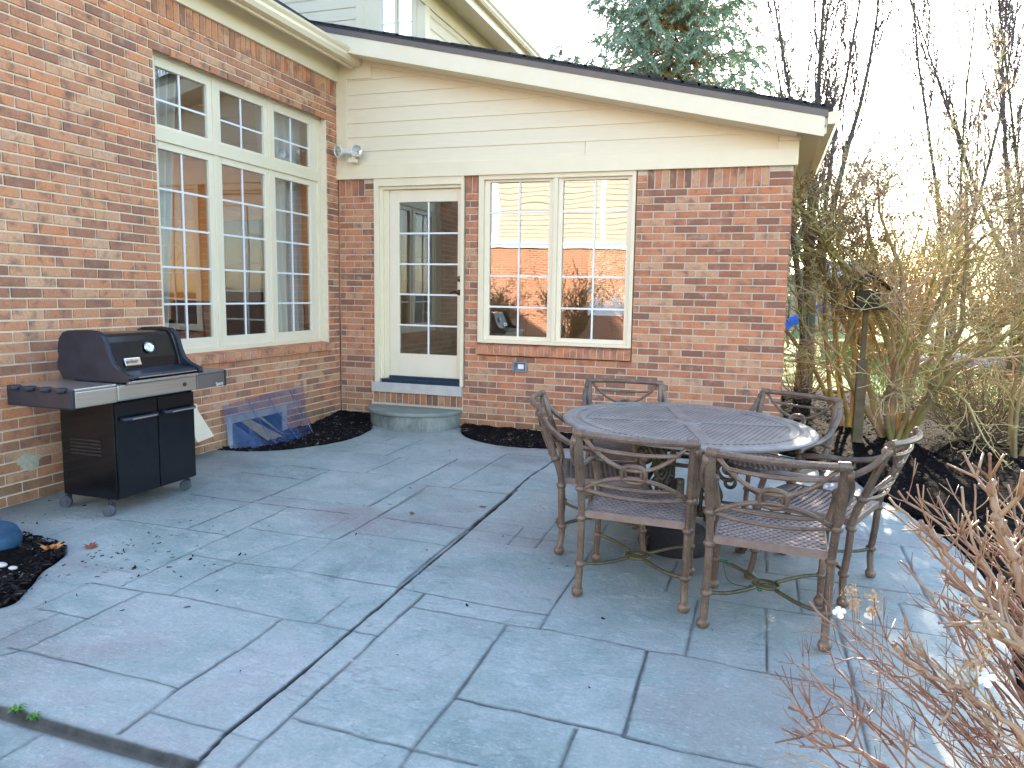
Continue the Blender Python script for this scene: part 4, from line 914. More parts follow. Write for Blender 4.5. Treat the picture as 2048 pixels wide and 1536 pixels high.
CH=[(3.862,-3.585,.035,'bronze armchair nearest the left, its back to the camera, left of the front pair'),
    (4.472,-3.712,-.03,'bronze armchair at the front right with a wire of green bulbs on its stretcher'),
    (4.946,-2.965,math.radians(68.7),'bronze armchair at the right side of the table with its back caught by the sun'),
    (3.301,-2.837,math.radians(-75.2),'bronze armchair tucked in at the left side of the table, seen side on'),
    (4.585,-1.86,math.radians(180-26.7),'bronze armchair behind the table on the right, in front of the mulch bed'),
    (3.49,-1.86,math.radians(180+16.9),'bronze armchair behind the table on the left, against the brick wall')]
for i,(x,y,a,lab) in enumerate(CH):
    o=ch0 if i==0 else copy_tree(ch0); place(o,x,y,a,None,.995); tag(o,lab,'chair','armchairs around the patio table')
# ---- table
tb=empty('patio_table',label='round bronze cast metal patio table with a pierced lattice top',cat='table')
TR=.755
mb=MB(); cw,chh=.0330,.0300; RI=.612; n_=int(RI/chh)+1; m_=int(RI/cw)+2
for j in range(-n_,n_):
    yy=j*chh; off=0 if j%2 else cw/2
    for i in range(-m_,m_):
        xa=i*cw+off; cxm,cym=xa+cw/2,yy+chh/2
        rr_=math.hypot(cxm,cym)
        if rr_>RI+.01: continue
        d=0; b=len(mb.v)
        mb.v+=[(xa,yy,.718+d),(xa+cw,yy,.718-d),(xa+cw,yy+chh,.718+d),(xa,yy+chh,.718-d)]
        if min(abs(cxm),abs(cym))<.030: mb.face((b,b+1,b+2,b+3)); continue
        hx,hy=cw*.25,chh*.22
        mb.v+=[(cxm,cym-hy,.717),(cxm+hx,cym,.717),(cxm,cym+hy,.717),(cxm-hx,cym,.717)]
        for q in ((0,1,4),(1,5,4),(1,2,5),(2,6,5),(2,3,6),(3,7,6),(3,0,7),(0,4,7)): mb.face([b+t for t in q])
        mb.cur=1; q_=len(mb.v); mb.v+=[(x,y,z-.009) for x,y,z in mb.v[b+4:b+8]]  # dark walls and half floor paint shade into each lattice hole
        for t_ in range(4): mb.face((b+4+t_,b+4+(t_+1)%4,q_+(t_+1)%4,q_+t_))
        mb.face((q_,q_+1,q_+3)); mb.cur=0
o=mb.build('lattice_top',[M['casttop'],M['holeshade']],tb)
mb=MB()
for a in range(4): mb.box(.032,.615,-.036,.036,.7185,.7215,Matrix.Rotation(a*PI/2,4,'Z'))
mb.lathe([(.026,.7235),(.085,.7235),(.088,.719),(.088,.712),(.026,.712),(.026,.7235)],28); mb.build('spokes',M['casttop'],tb,bevel=.001)
mb=MB(); mb.lathe([(.600,.712),(.600,.7215),(.648,.7215),(.648,.712)],110); mb.lathe([(.674,.712),(.674,.7215),(.700,.7218),(.704,.7195),(.708,.7218),(.738,.7215),(.750,.718),(.757,.710),(.755,.700),(.740,.694),(.700,.700),(.674,.712)],110)
ns=112
for i in range(ns):
    a=2*PI*i/ns; w=2*PI/ns*.46
    p=[(math.cos(a+q*w)*rr_,math.sin(a+q*w)*rr_) for q,rr_ in ((-.5,.646),(.5,.646),(.5,.676),(-.5,.676))]; mb.prism(p,.713,.7205)
mb.build('rim',M['casttop'],tb,smooth=True,angle=30)
mb=MB(); mb.lathe([(.36,.66),(.36,.69),(.38,.69),(.38,.66),(.36,.66)],40)
for a in range(4): mb.box(-.60,.60,-.014,.014,.690,.712,Matrix.Rotation(a*PI/4+.3,4,'Z'))
mb.build('apron',M['castdark'],tb)
def spiral(cx,cz,r0,r1,a0,turns,n=22): return [(cx+(r0+(r1-r0)*i/n)*math.cos(a0+turns*2*PI*i/n),0,cz+(r0+(r1-r0)*i/n)*math.sin(a0+turns*2*PI*i/n)) for i in range(n+1)]
for a in range(4):
    Rm=Matrix.Rotation(a*PI/2+PI/4+.12,4,'Z'); T=lambda P:[tuple(Rm@Vector(p)) for p in P]
    mb=MB(); mb.tube(T(smooth([(.36,0,.68),(.335,0,.60),(.25,0,.52),(.20,0,.44),(.225,0,.36),(.25,0,.30),(.21,0,.22),(.17,0,.17),(.22,0,.10),(.31,0,.065),(.39,0,.045)],5)),.019,8)
    mb.tube(T(spiral(.40,.060,.045,.008,-PI/2,1.3)),.014,7); mb.tube(T(spiral(.29,.47,.07,.012,PI,1.35)),.013,7); mb.tube(T(spiral(.15,.30,.055,.01,0,1.3)),.012,7); mb.tube(T(spiral(.30,.40,.045,.01,PI/2,-1.2)),.011,7)
    mb.tube(T([(.13,0,.68),(.13,0,.15)]),.012,8); mb.tube(T([(.13,0,.40),(.21,0,.42)]),.011,6)
    # acanthus foot
    for i in range(7):
        t=i/6; x=.20+.17*t; z=.13-.065*t+.02*math.sin(t*PI)
        for s in (-1,1): mb.ball(Rm@Vector((x,s*(.018+.012*math.sin(t*PI)),z)),.022-.006*t,8,5,(1.0,1.0,.6))
    mb.tube(T([(.40,0,.02),(.40,0,-.005)]),.03,12); mb.build('scroll_leg',M['castdark'],tb,smooth=True)
mb=MB(); mb.lathe([(.13,.155),(.145,.17),(.145,.185),(.12,.185),(.12,.155)],32); mb.lathe([(.125,.46),(.145,.47),(.145,.485),(.12,.485)],32); mb.build('collar',M['castdark'],tb)
place(tb,TC[0],TC[1],.285)
ub=empty('umbrella_base',label='dark domed umbrella base standing under the table',cat='umbrella base')
mb=MB(); mb.lathe([(.215,.0),(.222,.02),(.218,.045),(.20,.085),(.165,.12),(.115,.145),(.06,.155),(.045,.16)],48); mb.build('dome',simple('black_textured_resin',(.012,.010,.014),(.035,.03,.04),60,.45,0,1.0,.012),ub,smooth=True)
mb=MB(); mb.lathe([(.045,.15),(.034,.17),(.030,.40),(.026,.41),(.022,.40),(.022,.2)],20); mb.build('tube',M['castdark'],ub,smooth=True)
place(ub,TC[0]+.0,TC[1]-.20,0)
# string of bulbs on the front right chair
lw=empty('light_string',label='short wire of small green bulbs hanging on the front right chair stretcher',cat='light string')
mb=MB(); mb.tube(smooth([(4.28,-3.36,.09),(4.31,-3.44,.03),(4.38,-3.50,.035),(4.47,-3.51,.045),(4.52,-3.50,.04)],5),.0022,5); mb.build('wire',M['castmoss'],lw)
mg=simple('green_bulb',(.0,.10,.05),(.0,.16,.07),4,.15)
for p in ((4.275,-3.355,.095),(4.30,-3.36,.092),(4.415,-3.505,.04),(4.455,-3.52,.035)):
    mb=MB(); mb.ball(p,.008,8,6,(1.4,1,1)); mb.build('bulb',mg,lw,smooth='all')
# ---------------------------------------------------------------- small litter and the blue object
def leaf(name,x,y,s,rz,mat,label,z=.006,curl=.35):
    mb=MB(); k=9
    out=[(0,-1.1),(.12,-.55),(.62,-.62),(.45,-.2),(.95,.1),(.45,.25),(.40,.75),(.12,.6),(0,1.1),(-.15,.6),(-.45,.7),(-.42,.2),(-.9,.05),(-.45,-.22),(-.6,-.6),(-.1,-.55)]
    mb.v.append((0,0,.0)); mb.v+=[(a*s,b*s,s*curl*((a*a+b*b)*.6+.25*math.sin(a*5+b*3))) for a,b in out]
    for i in range(len(out)): mb.face((0,1+i,1+(i+1)%len(out)))
    o=mb.build(name,mat); o.location=(x,y,gz(x)+z); o.rotation_euler=(.1,.15,rz); return tag(o,label,'leaf','fallen leaves on the patio')
ml=simple('red_brown_leaf',(.16,.035,.02),(.30,.09,.04),30,.7); mo=simple('orange_leaf',(.40,.13,.03),(.62,.28,.09),30,.7)
leaf('leaf',2.30,-2.86+.07,.028,.5,ml,'small red leaf lying left of the diagonal joint',.004)
leaf('leaf',2.66,-2.46,.030,1.7,ml,'dark red leaf lying close to the diagonal patio joint',.004)
leaf('leaf',2.02,-2.27,.018,1.1,ml,'tiny brown leaf in the middle of the patio')
leaf('leaf',1.02,-4.02,.045,.3,ml,'flat brown leaf on the patio above the small mulch patch',.006,.25)
leaf('leaf',.92,-4.17,.060,2.2,mo,'curled orange leaf beside the blue ring',.03,.7)
bl=MB(); 
M['bluep']=simple('faded_blue_rubber',(.01,.05,.10),(.02,.085,.16),7,.5)
bl.lathe([(.045,.03),(.05,.075),(.09,.095),(.135,.085),(.155,.045),(.150,.010),(.12,.0),(.06,.0),(.045,.03)],36); o=bl.build('blue_ring',M['bluep'],None,smooth=True); o.location=(.565,-4.24,gz(.56)+.012); o.rotation_euler=(.10,.14,.2); tag(o,'faded blue rubber ring at the left edge beside the mulch patch','ring')
ms=simple('pale_pebble',(.45,.42,.38),(.62,.60,.56),20,.6)
for (x,y,s,lab) in ((.905,-4.415,.022,'oval beige pebble in the small mulch patch'),(.99,-4.42,.016,'flat white pebble next to the beige one'),(.965,-4.52,.014,'small white pebble lowest in the mulch patch')):
    mb=MB(); mb.ball((0,0,0),s,12,8,(1.5,1,.55)); o=mb.build('pebble',ms,None,smooth='all'); o.location=(x,y,gz(x)+.028); tag(o,lab,'pebble','pebbles in the small mulch patch')
# debris flecks on the slab
R=random.Random(12)
def fleckreg(rs):
    k=rs.rand()
    if k<.5: x=1.1+abs(rs.normal())*.35; y=-4.05+rs.normal()*.22
    elif k<.6: x=rs.uniform(.1,.5); y=rs.uniform(-3.9,-3.3)
    else: x=rs.uniform(.8,5.2); y=rs.uniform(-5,-.7)
    return x,y,gz(x)+.002
V,F=chips(210,fleckreg,9,(.005,.028)); o=np_mesh('debris',V,F,M['chips'],smooth=False); tag(o,'dark flecks of bark scattered over the patio','debris',kind='stuff')
def weed(x,y,s,lab,seed):
    R=random.Random(seed); mb=MB()
    for i in range(26):
        a=R.random()*6.28; l=s*(.5+R.random()*.7); h=s*(.2+R.random()*.6); w=s*.13; c,sn=math.cos(a),math.sin(a)
        p0=(x+R.gauss(0,s*.2),y+R.gauss(0,s*.1)); mb.quad((p0[0],p0[1],gz(x)-.01),(p0[0]+c*l*.6-sn*w,p0[1]+sn*l*.6+c*w,gz(x)+h),(p0[0]+c*l,p0[1]+sn*l,gz(x)+h*.7),(p0[0]+c*l*.6+sn*w,p0[1]+sn*l*.6-c*w,gz(x)+h))
    tag(mb.build('weed',M['weed']),lab,'weed','weeds in the mossy slab joint')
M['weed']=simple('weed_green',(.05,.16,.02),(.13,.30,.05),20,.5)
weed(2.085,-5.228,.028,'larger green weed, the left one in the mossy joint',1); weed(2.17,-5.236,.024,'green weed, the right one in the mossy joint',2)
# ---------------------------------------------------------------- vegetation
def bark(name,a,b_,moss=None,rough=.8,scale=6):
    m,n,b=newmat(name); b.inputs['Roughness'].default_value=rough
    n1=noise_t(n,scale,4,.7); c=ramp(n,n1.outputs[0],[(.35,a),(.65,b_)]).outputs[0]
    if moss:
        n2=noise_t(n,1.7,3,.6); c=mix(n,ramp(n,n2.outputs[0],[(.42,(0,0,0)),(.58,(.85,.85,.85))]).outputs[0],c,moss)
    n.links.new(c,b.inputs['Base Color']); bump(n,noise_t(n,40,3,.7).outputs[0],.5,.006,b); return m
M['barkgrey']=bark('grey_bark',(.05,.045,.05),(.10,.09,.095),(.085,.10,.025))
M['barktwig']=bark('twig_bark',(.10,.075,.075),(.17,.13,.12))
M['barkshrub']=bark('mossy_shrub_bark',(.22,.155,.09),(.38,.27,.16),(.32,.29,.08))
M['twigshrub']=bark('tan_twigs',(.46,.32,.20),(.66,.48,.30),(.50,.44,.16))
M['twigwarm']=bark('warm_twigs',(.30,.15,.07),(.45,.25,.12))
M['hyd']=bark('hydrangea_stems',(.15,.045,.028),(.34,.18,.10),(.42,.29,.16),.4,14)
def rnd(R,s=1): return Vector((R.gauss(0,s),R.gauss(0,s),R.gauss(0,s)))
def grow(mbs,R,p,d,L,r,lev,P):
    """mbs: mesh per level group ; P: dict of parameters per level"""
    q=P[lev]; k=q.get('seg',5); pts=[p.copy()]; rad=[r]; d=d.normalized(); cur=p.copy()
    for i in range(k):
        d=(d+rnd(R,q.get('wob',.12))+Vector((0,0,q.get('up',.05)))).normalized(); cur=cur+d*(L/k); pts.append(cur.copy()); rad.append(max(q.get('rmin',.0015),r*(1-(1-q.get('tip',.35))*(i+1)/k)))
    mbs[min(lev,len(mbs)-1)].tube(pts,rad,q.get('n',5),cap=False)
    if lev+1>=len(P): return
    c=q['kids']; c=int(c*(.8+.4*R.random())+.5)
    for j in range(c):
        t=q.get('t0',.25)+(1-q.get('t0',.25))*(j+R.random())/c; x=t*k; i=min(k-1,int(x)); fr=x-i
        pp=pts[i].lerp(pts[i+1],fr); dd=(pts[i+1]-pts[i]).normalized()
        side=dd.cross(rnd(R)).normalized(); ang=q.get('ang',.7)*(.7+.6*R.random())
        nd=dd*math.cos(ang)+side*math.sin(ang)
        grow(mbs,R,pp,nd,L*q.get('len',.5)*(.6+.6*R.random())*(1-.35*t),min(rad[i]*q.get('rk',.6),rad[i]*.9),lev+1,P)
    if q.get('leader',False): grow(mbs,R,pts[-1],d,L*q.get('len',.5),rad[-1]*.9,lev+1,P)
def finish(name,mbs,mats,names,loc_,label,cat,group=None):
    t=empty(name,loc_,0,label,cat,group)
    for mb,m,nn in zip(mbs,mats,names):
        if mb.v:
            mb.v=[(a-loc_[0],b-loc_[1],c-loc_[2]) for a,b,c in mb.v]; mb.build(nn,m,t,smooth='all')
    return t
# upright bare pear trees behind the corner of the wing
def pear(loc_,seed,H,stems,label,spread=.22,r0=.10,kids=11,trunkH=1.2):
    R=random.Random(seed); a,b=MB(),MB(); base=Vector(loc_); kids=int(kids*1.35)
    P=[dict(seg=9,wob=.035,up=.06,kids=kids,t0=.10,ang=.40,len=.30,rk=.34,tip=.15,n=8),dict(seg=6,wob=.08,up=.16,kids=10,t0=.08,ang=.5,len=.36,rk=.5,tip=.3,n=5,rmin=.010),dict(seg=4,wob=.14,up=.12,kids=4,t0=.1,ang=.7,len=.42,rk=.55,n=3,rmin=.0075),dict(seg=3,wob=.2,up=.08,n=3,rmin=.0065)]
    a.tube([base+Vector((0,0,-.1)),base+Vector((.01,0,trunkH*.5)),base+Vector((.0,0,trunkH))],[r0*1.35,r0*1.05,r0*1.0],10)
    for i in range(stems):
        an=2*PI*i/stems+R.random(); d=Vector((math.cos(an)*spread,math.sin(an)*spread,1)); z=trunkH*(.75+.2*R.random())
        grow([a,b,b,b],R,base+Vector((math.cos(an)*.04,math.sin(an)*.04,z)),d,(H-z)*(.75+.3*R.random()),r0*(.52 if i<2 else .36),0,P)
    return finish('bare_tree',[a,b],[M['barkgrey'],M['barktwig']],['trunk','crown'],loc_,label,'tree','bare trees behind the patio')
t1=pear((5.10,5.9,-.15),4,8.2,5,'bare upright tree with mossy forked trunk just beyond the wing corner',.13,.115,13,1.9)
# second thinner stem leaning left beside the first
R=random.Random(9); a,b=MB(),MB(); P_=[dict(seg=10,wob=.04,up=.03,kids=14,t0=.1,ang=.8,len=.3,rk=.4,tip=.2,n=8),dict(seg=5,wob=.16,up=.04,kids=6,t0=.1,ang=.7,len=.5,rk=.5,n=4,rmin=.003),dict(seg=4,wob=.2,up=.0,kids=3,ang=.7,len=.5,n=3,rmin=.0025),dict(seg=3,wob=.2,n=3,rmin=.0025)]
a.tube([(5.05,5.2,-.2),(5.02,5.2,.8),(4.93,5.2,1.5),(4.80,5.2,2.2),(4.66,5.2,2.9)],[.062,.055,.05,.046,.04],8); grow([a,b,b,b],R,Vector((4.66,5.2,2.88)),Vector((-.12,0,1)),2.6,.038,0,P_)
for i in range(9):
    z=.6+i*.25; grow([a,b,b],R,Vector((5.03-.17*max(0,z-.8)**1.1*.9,5.2,z)),Vector((R.choice((-1,1,-1))*.8,R.gauss(0,.5),.45)),.95,.013,1,P_)
finish('bare_tree',[a,b],[M['barkgrey'],M['barktwig']],['trunk','crown'],(5.05,5.2,-.15),'slender dark leaning tree squeezed between the brick corner and the mossy trunk','tree','bare trees behind the patio')
pear((7.9,9.0,-.16),15,8.6,3,'tall bare tree rising from behind the big shrub, nearer the middle',.2,.09,10,1.6)
pear((9.2,9.6,-.16),23,8.8,5,'tall bare tree with many upswept limbs at the right of the sky',.5,.12,15,2.0)
# tree with hanging brown leaves at the right edge
def leaves(mb,R,n,cfn,s,flat=1):
    for i in range(n):
        c=cfn(); a=rnd(R).normalized(); b_=a.cross(rnd(R)).normalized(); l=s*(.6+.8*R.random()); w=l*.32
        mb.quad(c-a*l,c+b_*w,c+a*l,c-b_*w)
R=random.Random(31); a,b,l_=MB(),MB(),MB(); P_=[dict(seg=7,wob=.07,up=.05,kids=12,t0=.2,ang=.6,len=.45,rk=.45,tip=.25,n=7),dict(seg=6,wob=.12,up=.1,kids=8,t0=.1,ang=.5,len=.4,rk=.5,n=4,rmin=.004),dict(seg=4,wob=.15,up=-.05,kids=0,n=3,rmin=.003)]
P0=Vector((8.55,5.8,-.15))
grow([a,b,b],R,P0,Vector((-.06,0,1)),4.6,.10,0,P_); grow([a,b,b],R,P0+Vector((.1,0,0)),Vector((.22,.1,1)),4.8,.09,0,P_)
bv=[Vector(v) for v in b.v]
leaves(l_,R,5200,lambda:R.choice(bv)+rnd(R,.05)+Vector((0,0,-.04*R.random())),.030)
M['brownleaf']=simple('dry_brown_leaves',(.30,.13,.05),(.52,.27,.11),9,.7,bs=0)
finish('dry_leaf_tree',[a,b,l_],[M['barkshrub'],M['twigwarm'],M['brownleaf']],['trunk','crown','dry_leaves'],tuple(P0),'tree still holding dry orange-brown leaves at the right edge','tree')
M['moundtwig']=bark('brown_twigs',(.20,.14,.09),(.34,.25,.15),(.24,.22,.08))
# the big multi-stem shrub right of the wing corner
def shrub(name,loc_,seed,nst,H,spread,label,mats,cat='shrub',P=None,r0=.035,leanv=(0,0,0),leafn=0,leafm=None,leafs=.02,seeds=0):
    R=random.Random(seed); a,b=MB(),MB(); base=Vector(loc_)
    P=P or [dict(seg=8,wob=.11,up=.05,kids=9,t0=.14,ang=.62,len=.5,rk=.5,tip=.3,n=6),dict(seg=6,wob=.15,up=.07,kids=6,t0=.1,ang=.62,len=.48,rk=.55,n=4,rmin=.0035),dict(seg=4,wob=.18,up=.06,kids=5,t0=.1,ang=.62,len=.5,rk=.6,n=3,rmin=.003),dict(seg=3,wob=.22,up=.08,n=3,rmin=.0027)]
    for i in range(nst):
        an=2*PI*i/nst+R.random()*.6; s=spread*(.25+.85*R.random()); d=Vector((math.cos(an)*s,math.sin(an)*s,1))+Vector(leanv)
        grow([a,b,b,b],R,base+Vector((math.cos(an)*.12*R.random(),math.sin(an)*.12*R.random(),-.05)),d,H*(.75+.35*R.random())/d.normalized().z**.3,r0*(.6+.6*R.random()),0,P)
    mbs=[a,b]; ms=list(mats); nn=['stems','twigs']
    if seeds:
        s_=MB(); top=[Vector(v) for v in b.v[::3] if v[2]>base.z+2.15]
        for i in range(seeds):
            c=R.choice(top); leaves(s_,R,16,lambda:c+rnd(R,.028),.017)
        mbs.append(s_); ms.append(M['seedhead']); nn.append('seed_heads')
    if leafn:
        l_=MB(); bv=[Vector(v) for v in b.v[::3]]; leaves(l_,R,leafn,lambda:R.choice(bv)+rnd(R,.03),leafs); mbs.append(l_); ms.append(leafm); nn.append('leaves')
    return finish(name,mbs,ms,nn,loc_,label,cat)
M['seedhead']=simple('brown_seed_heads',(.12,.07,.06),(.26,.17,.13),20,.8,bs=0)
M['bud']=simple('green_buds',(.16,.17,.04),(.30,.28,.08),9,.6,bs=0)
PS_=[dict(seg=9,wob=.17,up=.015,kids=9,t0=.22,ang=.75,len=.55,rk=.55,tip=.35,n=7),dict(seg=7,wob=.20,up=.05,kids=7,t0=.08,ang=.75,len=.5,rk=.55,n=4,rmin=.0055),dict(seg=5,wob=.22,up=.05,kids=5,t0=.1,ang=.75,len=.52,rk=.6,n=3,rmin=.0042),dict(seg=4,wob=.25,up=.06,kids=1,ang=.7,len=.5,n=3,rmin=.0036),dict(seg=2,wob=.2,n=3,rmin=.003)]
PU_=[dict(PS_[0],t0=.5,ang=.5,kids=9,wob=.08,len=.38),dict(PS_[1],kids=6)]+PS_[2:4]+[PS_[4]]
shrub('multi_stem_shrub',(5.85,1.75,-.15),7,13,2.85,.62,'huge leafless multi-stem shrub with mossy trunks right of the wing corner',(M['barkshrub'],M['twigshrub']),r0=.040,leafn=6000,leafm=M['bud'],leafs=.016,P=PS_,seeds=620)
shrub('multi_stem_shrub',(6.9,1.2,-.15),17,5,2.4,1.0,'arching leafless shrub whose long branches sweep out to the right edge',(M['barkshrub'],M['twigshrub']),r0=.030,leanv=(.25,0,0),P=PS_)
shrub('multi_stem_shrub',(5.42,2.35,-.15),47,7,2.8,.34,'upright leafless shrub with brown seed heads between the bird feeder and the mossy trunk',(M['barkshrub'],M['moundtwig']),r0=.028,P=PU_,seeds=220)
shrub('mounded_shrub',(6.75,2.1,-.15),27,60,1.0,1.5,'low dense mound of brown twigs on the mulch under the big shrub',(M['barktwig'],M['moundtwig']),r0=.012,P=[dict(seg=5,wob=.16,up=.02,kids=7,t0=.2,ang=.6,len=.5,rk=.6,n=4),dict(seg=4,wob=.2,up=.04,kids=5,t0=.1,ang=.6,len=.5,rk=.6,n=3,rmin=.002),dict(seg=3,wob=.22,up=.04,n=3,rmin=.0018)],leafn=1500,leafm=M['bud'],leafs=.012)
shrub('small_shrub',(5.0,4.4,-.15),37,16,.95,.75,'small sparse shrub at the foot of the mossy trunk',(M['barktwig'],M['twigshrub']),r0=.014,P=[dict(seg=5,wob=.16,up=.04,kids=6,t0=.2,ang=.6,len=.5,rk=.6,n=4),dict(seg=4,wob=.2,up=.04,kids=5,t0=.1,ang=.6,len=.5,rk=.6,n=3,rmin=.003),dict(seg=3,wob=.22,up=.04,n=3,rmin=.0025)],leafn=900,leafm=M['bud'],leafs=.018)
# birdhouse feeder on a post
bf=empty('bird_feeder',(5.42,1.35,-.14),0,'weathered bird feeder with a pitched roof on a wooden post inside the big shrub','bird feeder')
mw=simple('weathered_wood',(.10,.08,.045),(.19,.15,.085),9,.85,0,.5,.006); md=simple('dark_feeder_wood',(.030,.024,.015),(.06,.05,.03),9,.8)
mb=MB(); mb.box(-.05,.05,-.05,.05,-.1,.9); mb.box(-.025,.025,-.025,.025,.9,1.42); mb.build('post',mw,bf,bevel=.008)
mb=MB(); mb.box(-.20,.20,-.16,.16,1.42,1.445); mb.box(-.11,.11,-.10,.10,1.445,1.62); mb.build('tray',md,bf,bevel=.004)
mb=MB(); 
for s in (-1,1): mb.quad((0,-.2,1.80),(0,.2,1.80),(s*.24,.2,1.62),(s*.24,-.2,1.62)); mb.quad((0,-.2,1.785),(s*.24,-.2,1.605),(s*.24,-.2,1.62),(0,-.2,1.80))
mb.build('feeder_roof',md,bf)
# ---------------------------------------------------------------- spruce behind the wing
def spruce(loc_,seed,H,Rb,label):
    R=random.Random(seed); a=MB(); F1=MB(); F2=MB(); base=Vector(loc_)
    a.tube([base,base+Vector((0,0,H*.5)),base+Vector((0,0,H))],[.22,.13,.03],8)
    z=2.4
    while z<H-.3:
        rr_=Rb*(1-(z/H)**1.15)+.25; nb=8
        for i in range(nb):
            an=2*PI*(i+R.random()*.7)/nb+z*1.7; L=rr_*(.72+.45*R.random()); c,s=math.cos(an),math.sin(an)
            droop=-.10-.25*R.random(); pts=[]
            k=7
            for j in range(k+1):
                t=j/k; pts.append(base+Vector((c*L*t,s*L*t,z+droop*L*math.sin(t*2.0)*.9+.18*L*t*t)))
            a.tube(pts,[.035*(1-.8*j/k)+.004 for j in range(k+1)],4,cap=False)
            for j in range(1,k+1):
                t=j/k; pc=pts[j]
                for sd_ in (-1,1):
                  for rep in range(2):
                    l2=(.22+.34*L*(1-.55*t)*.5)*(.6+.8*R.random()); dv=Vector((c*.55-s*sd_*.9,s*.55+c*sd_*.9,-.25-.5*R.random())).normalized(); p0=pc+rnd(R,.05)
                    G=F2 if (t<.55 and R.random()<.62) else F1
                    q0=p0
                    for u_ in range(5):
                        q1=q0+(dv+Vector((0,0,-.12*u_))+rnd(R,.12)).normalized()*l2/4; 
                        for w_ in range(5):
                            ax=(q1-q0).normalized(); sv=ax.cross(rnd(R)).normalized(); tip=q0.lerp(q1,R.random())+(sv*.8+ax*.75)*(.095+.06*R.random()); m_=q0.lerp(q1,R.random()); wv=ax.cross(sv)*.022
                            G.quad(m_-wv,m_+wv,tip)
                        q0=q1
        z+=.30+.08*R.random()
    t=empty('spruce_tree',loc_,0,label,'tree')
    for mb,m,nn in ((a,M['barkspruce'],'trunk'),(F1,M['needle'],'crown'),(F2,M['needleb'],'dead_needles')):
        mb.v=[(x-loc_[0],y-loc_[1],zz-loc_[2]) for x,y,zz in mb.v]; mb.build(nn,m,t)
M['barkspruce']=bark('spruce_bark',(.10,.05,.03),(.20,.10,.05)); M['needle']=simple('blue_green_needles',(.13,.22,.15),(.42,.50,.36),1.6,.55,bs=0); M['needleb']=simple('brown_inner_needles',(.30,.18,.06),(.55,.36,.13),2.5,.7,bs=0)
spruce((1.15,16.6,-.2),3,15.5,5.9,'big blue spruce with brown inner branches rising over the wing roof')
# ---------------------------------------------------------------- far hedge bushes, evergreen, rocks
PH=[dict(seg=6,wob=.13,up=.05,kids=8,t0=.1,ang=.55,len=.5,rk=.5,n=3,rmin=.009),dict(seg=4,wob=.16,up=.07,kids=5,t0=.1,ang=.6,len=.5,rk=.6,n=3,rmin=.007),dict(seg=3,wob=.2,up=.06,n=3,rmin=.006)]
for i,(x,y,s,nst,lab) in enumerate([(7.2,17.2,3.0,20,'russet leafy bush of the far hedge, the one at its left end'),(8.9,18.6,3.3,20,'russet leafy bush of the far hedge, second from its left end'),(10.8,17.6,3.1,20,'russet leafy bush of the far hedge, the middle one'),(12.6,19.0,3.6,20,'tall russet bush of the far hedge, second from its right end'),(14.6,18.0,3.4,20,'russet leafy bush of the far hedge, the one at its right end')]):
    o=shrub('hedge_bush',(x,y,-.15),60+i,nst,s,.45,lab,(M['twigwarm'],M['twigwarm']),r0=.05,P=PH,leafn=3800,leafm=M['brownleaf'],leafs=.045); o['group']='russet bushes of the far hedge'
M['yew']=simple('yellow_green_foliage',(.09,.12,.02),(.34,.32,.06),3,.6,bs=0)
shrub('evergreen_bush',(9.75,8.6,-.15),71,22,2.3,.4,'rounded yellow-green evergreen at the far right',(M['barkshrub'],M['barkshrub']),r0=.03,P=PH,leafn=9000,leafm=M['yew'],leafs=.045)
mr=simple('grey_rock',(.22,.22,.23),(.42,.41,.40),5,.9,0,.6,.02)
for i,(x,y,s,lab) in enumerate([(9.0,12.6,.42,'largest grey rock edging the far lawn'),(9.9,12.9,.30,'smaller grey rock right of the largest one'),(8.2,12.9,.26,'smallest grey rock left of the largest one')]):
    mb=MB(); mb.ball((0,0,0),s,14,9,(1.4,1,.62)); 
    mb.v=[tuple(Vector(v)*(1+.22*noise.noise(Vector(v)*3/s*.5+Vector((i*7,0,0))))) for v in mb.v]; o=mb.build('rock',mr,None,smooth='all'); o.location=(x,y,-.10); tag(o,lab,'rock','rocks at the edge of the lawn')
# ---------------------------------------------------------------- neighbour house and play set beyond the lawn
nh=empty('neighbour_house',(1,33,-.15),0,'pale two storey neighbour house with a brown roof beyond the lawn','house')
mpale=simple('pale_blue_siding',(.50,.54,.58),(.56,.60,.64),2,.7); mroof=simple('brown_shingles',(.16,.09,.055),(.27,.16,.10),6,.9)
mb=MB(); mb.box(-8,4.6,0,8,0,4.4); mb.build('wall',mpale,nh)
mb=MB(); mb.v=[(-8.4,-.5,4.35),(5.1,-.5,4.35),(5.1,8.5,4.35),(-8.4,8.5,4.35),(-6,4,7.6),(3.6,4,7.6)]; 
for q in ((0,1,5,4),(1,2,5),(2,3,4,5),(3,0,4)): mb.face(q)
mb.build('roof',mroof,nh)
mb=MB(); mb.box(4.65,7.2,-1.4,6,0,2.6); mb.build('garage_wall',simple('tan_brick',(.42,.30,.20),(.50,.38,.27),5,.8),nh)
mb=MB(); mb.v=[(4.4,-1.7,2.6),(7.5,-1.7,2.6),(7.5,6.2,2.6),(4.4,6.2,2.6),(5.95,-1.7,3.7),(5.95,6.2,3.7)]
for q in ((0,1,4),(1,2,5,4),(2,3,5),(3,0,4,5)): mb.face(q)
mb.build('garage_roof',mroof,nh)
mb=MB(); mb.box(3.2,4.3,-.06,.0,.5,2.3); w_=mb.build('window',M['white'],nh); mb=MB(); mb.box(3.3,4.2,-.08,-.062,.6,2.2); mb.build('pane',simple('far_glass',(.05,.07,.10),(.08,.1,.14),2,.1),w_)
ps=empty('play_set',(5.2,16.2,-.15),0,'backyard play set with a blue and white slide and white canopy','play set')
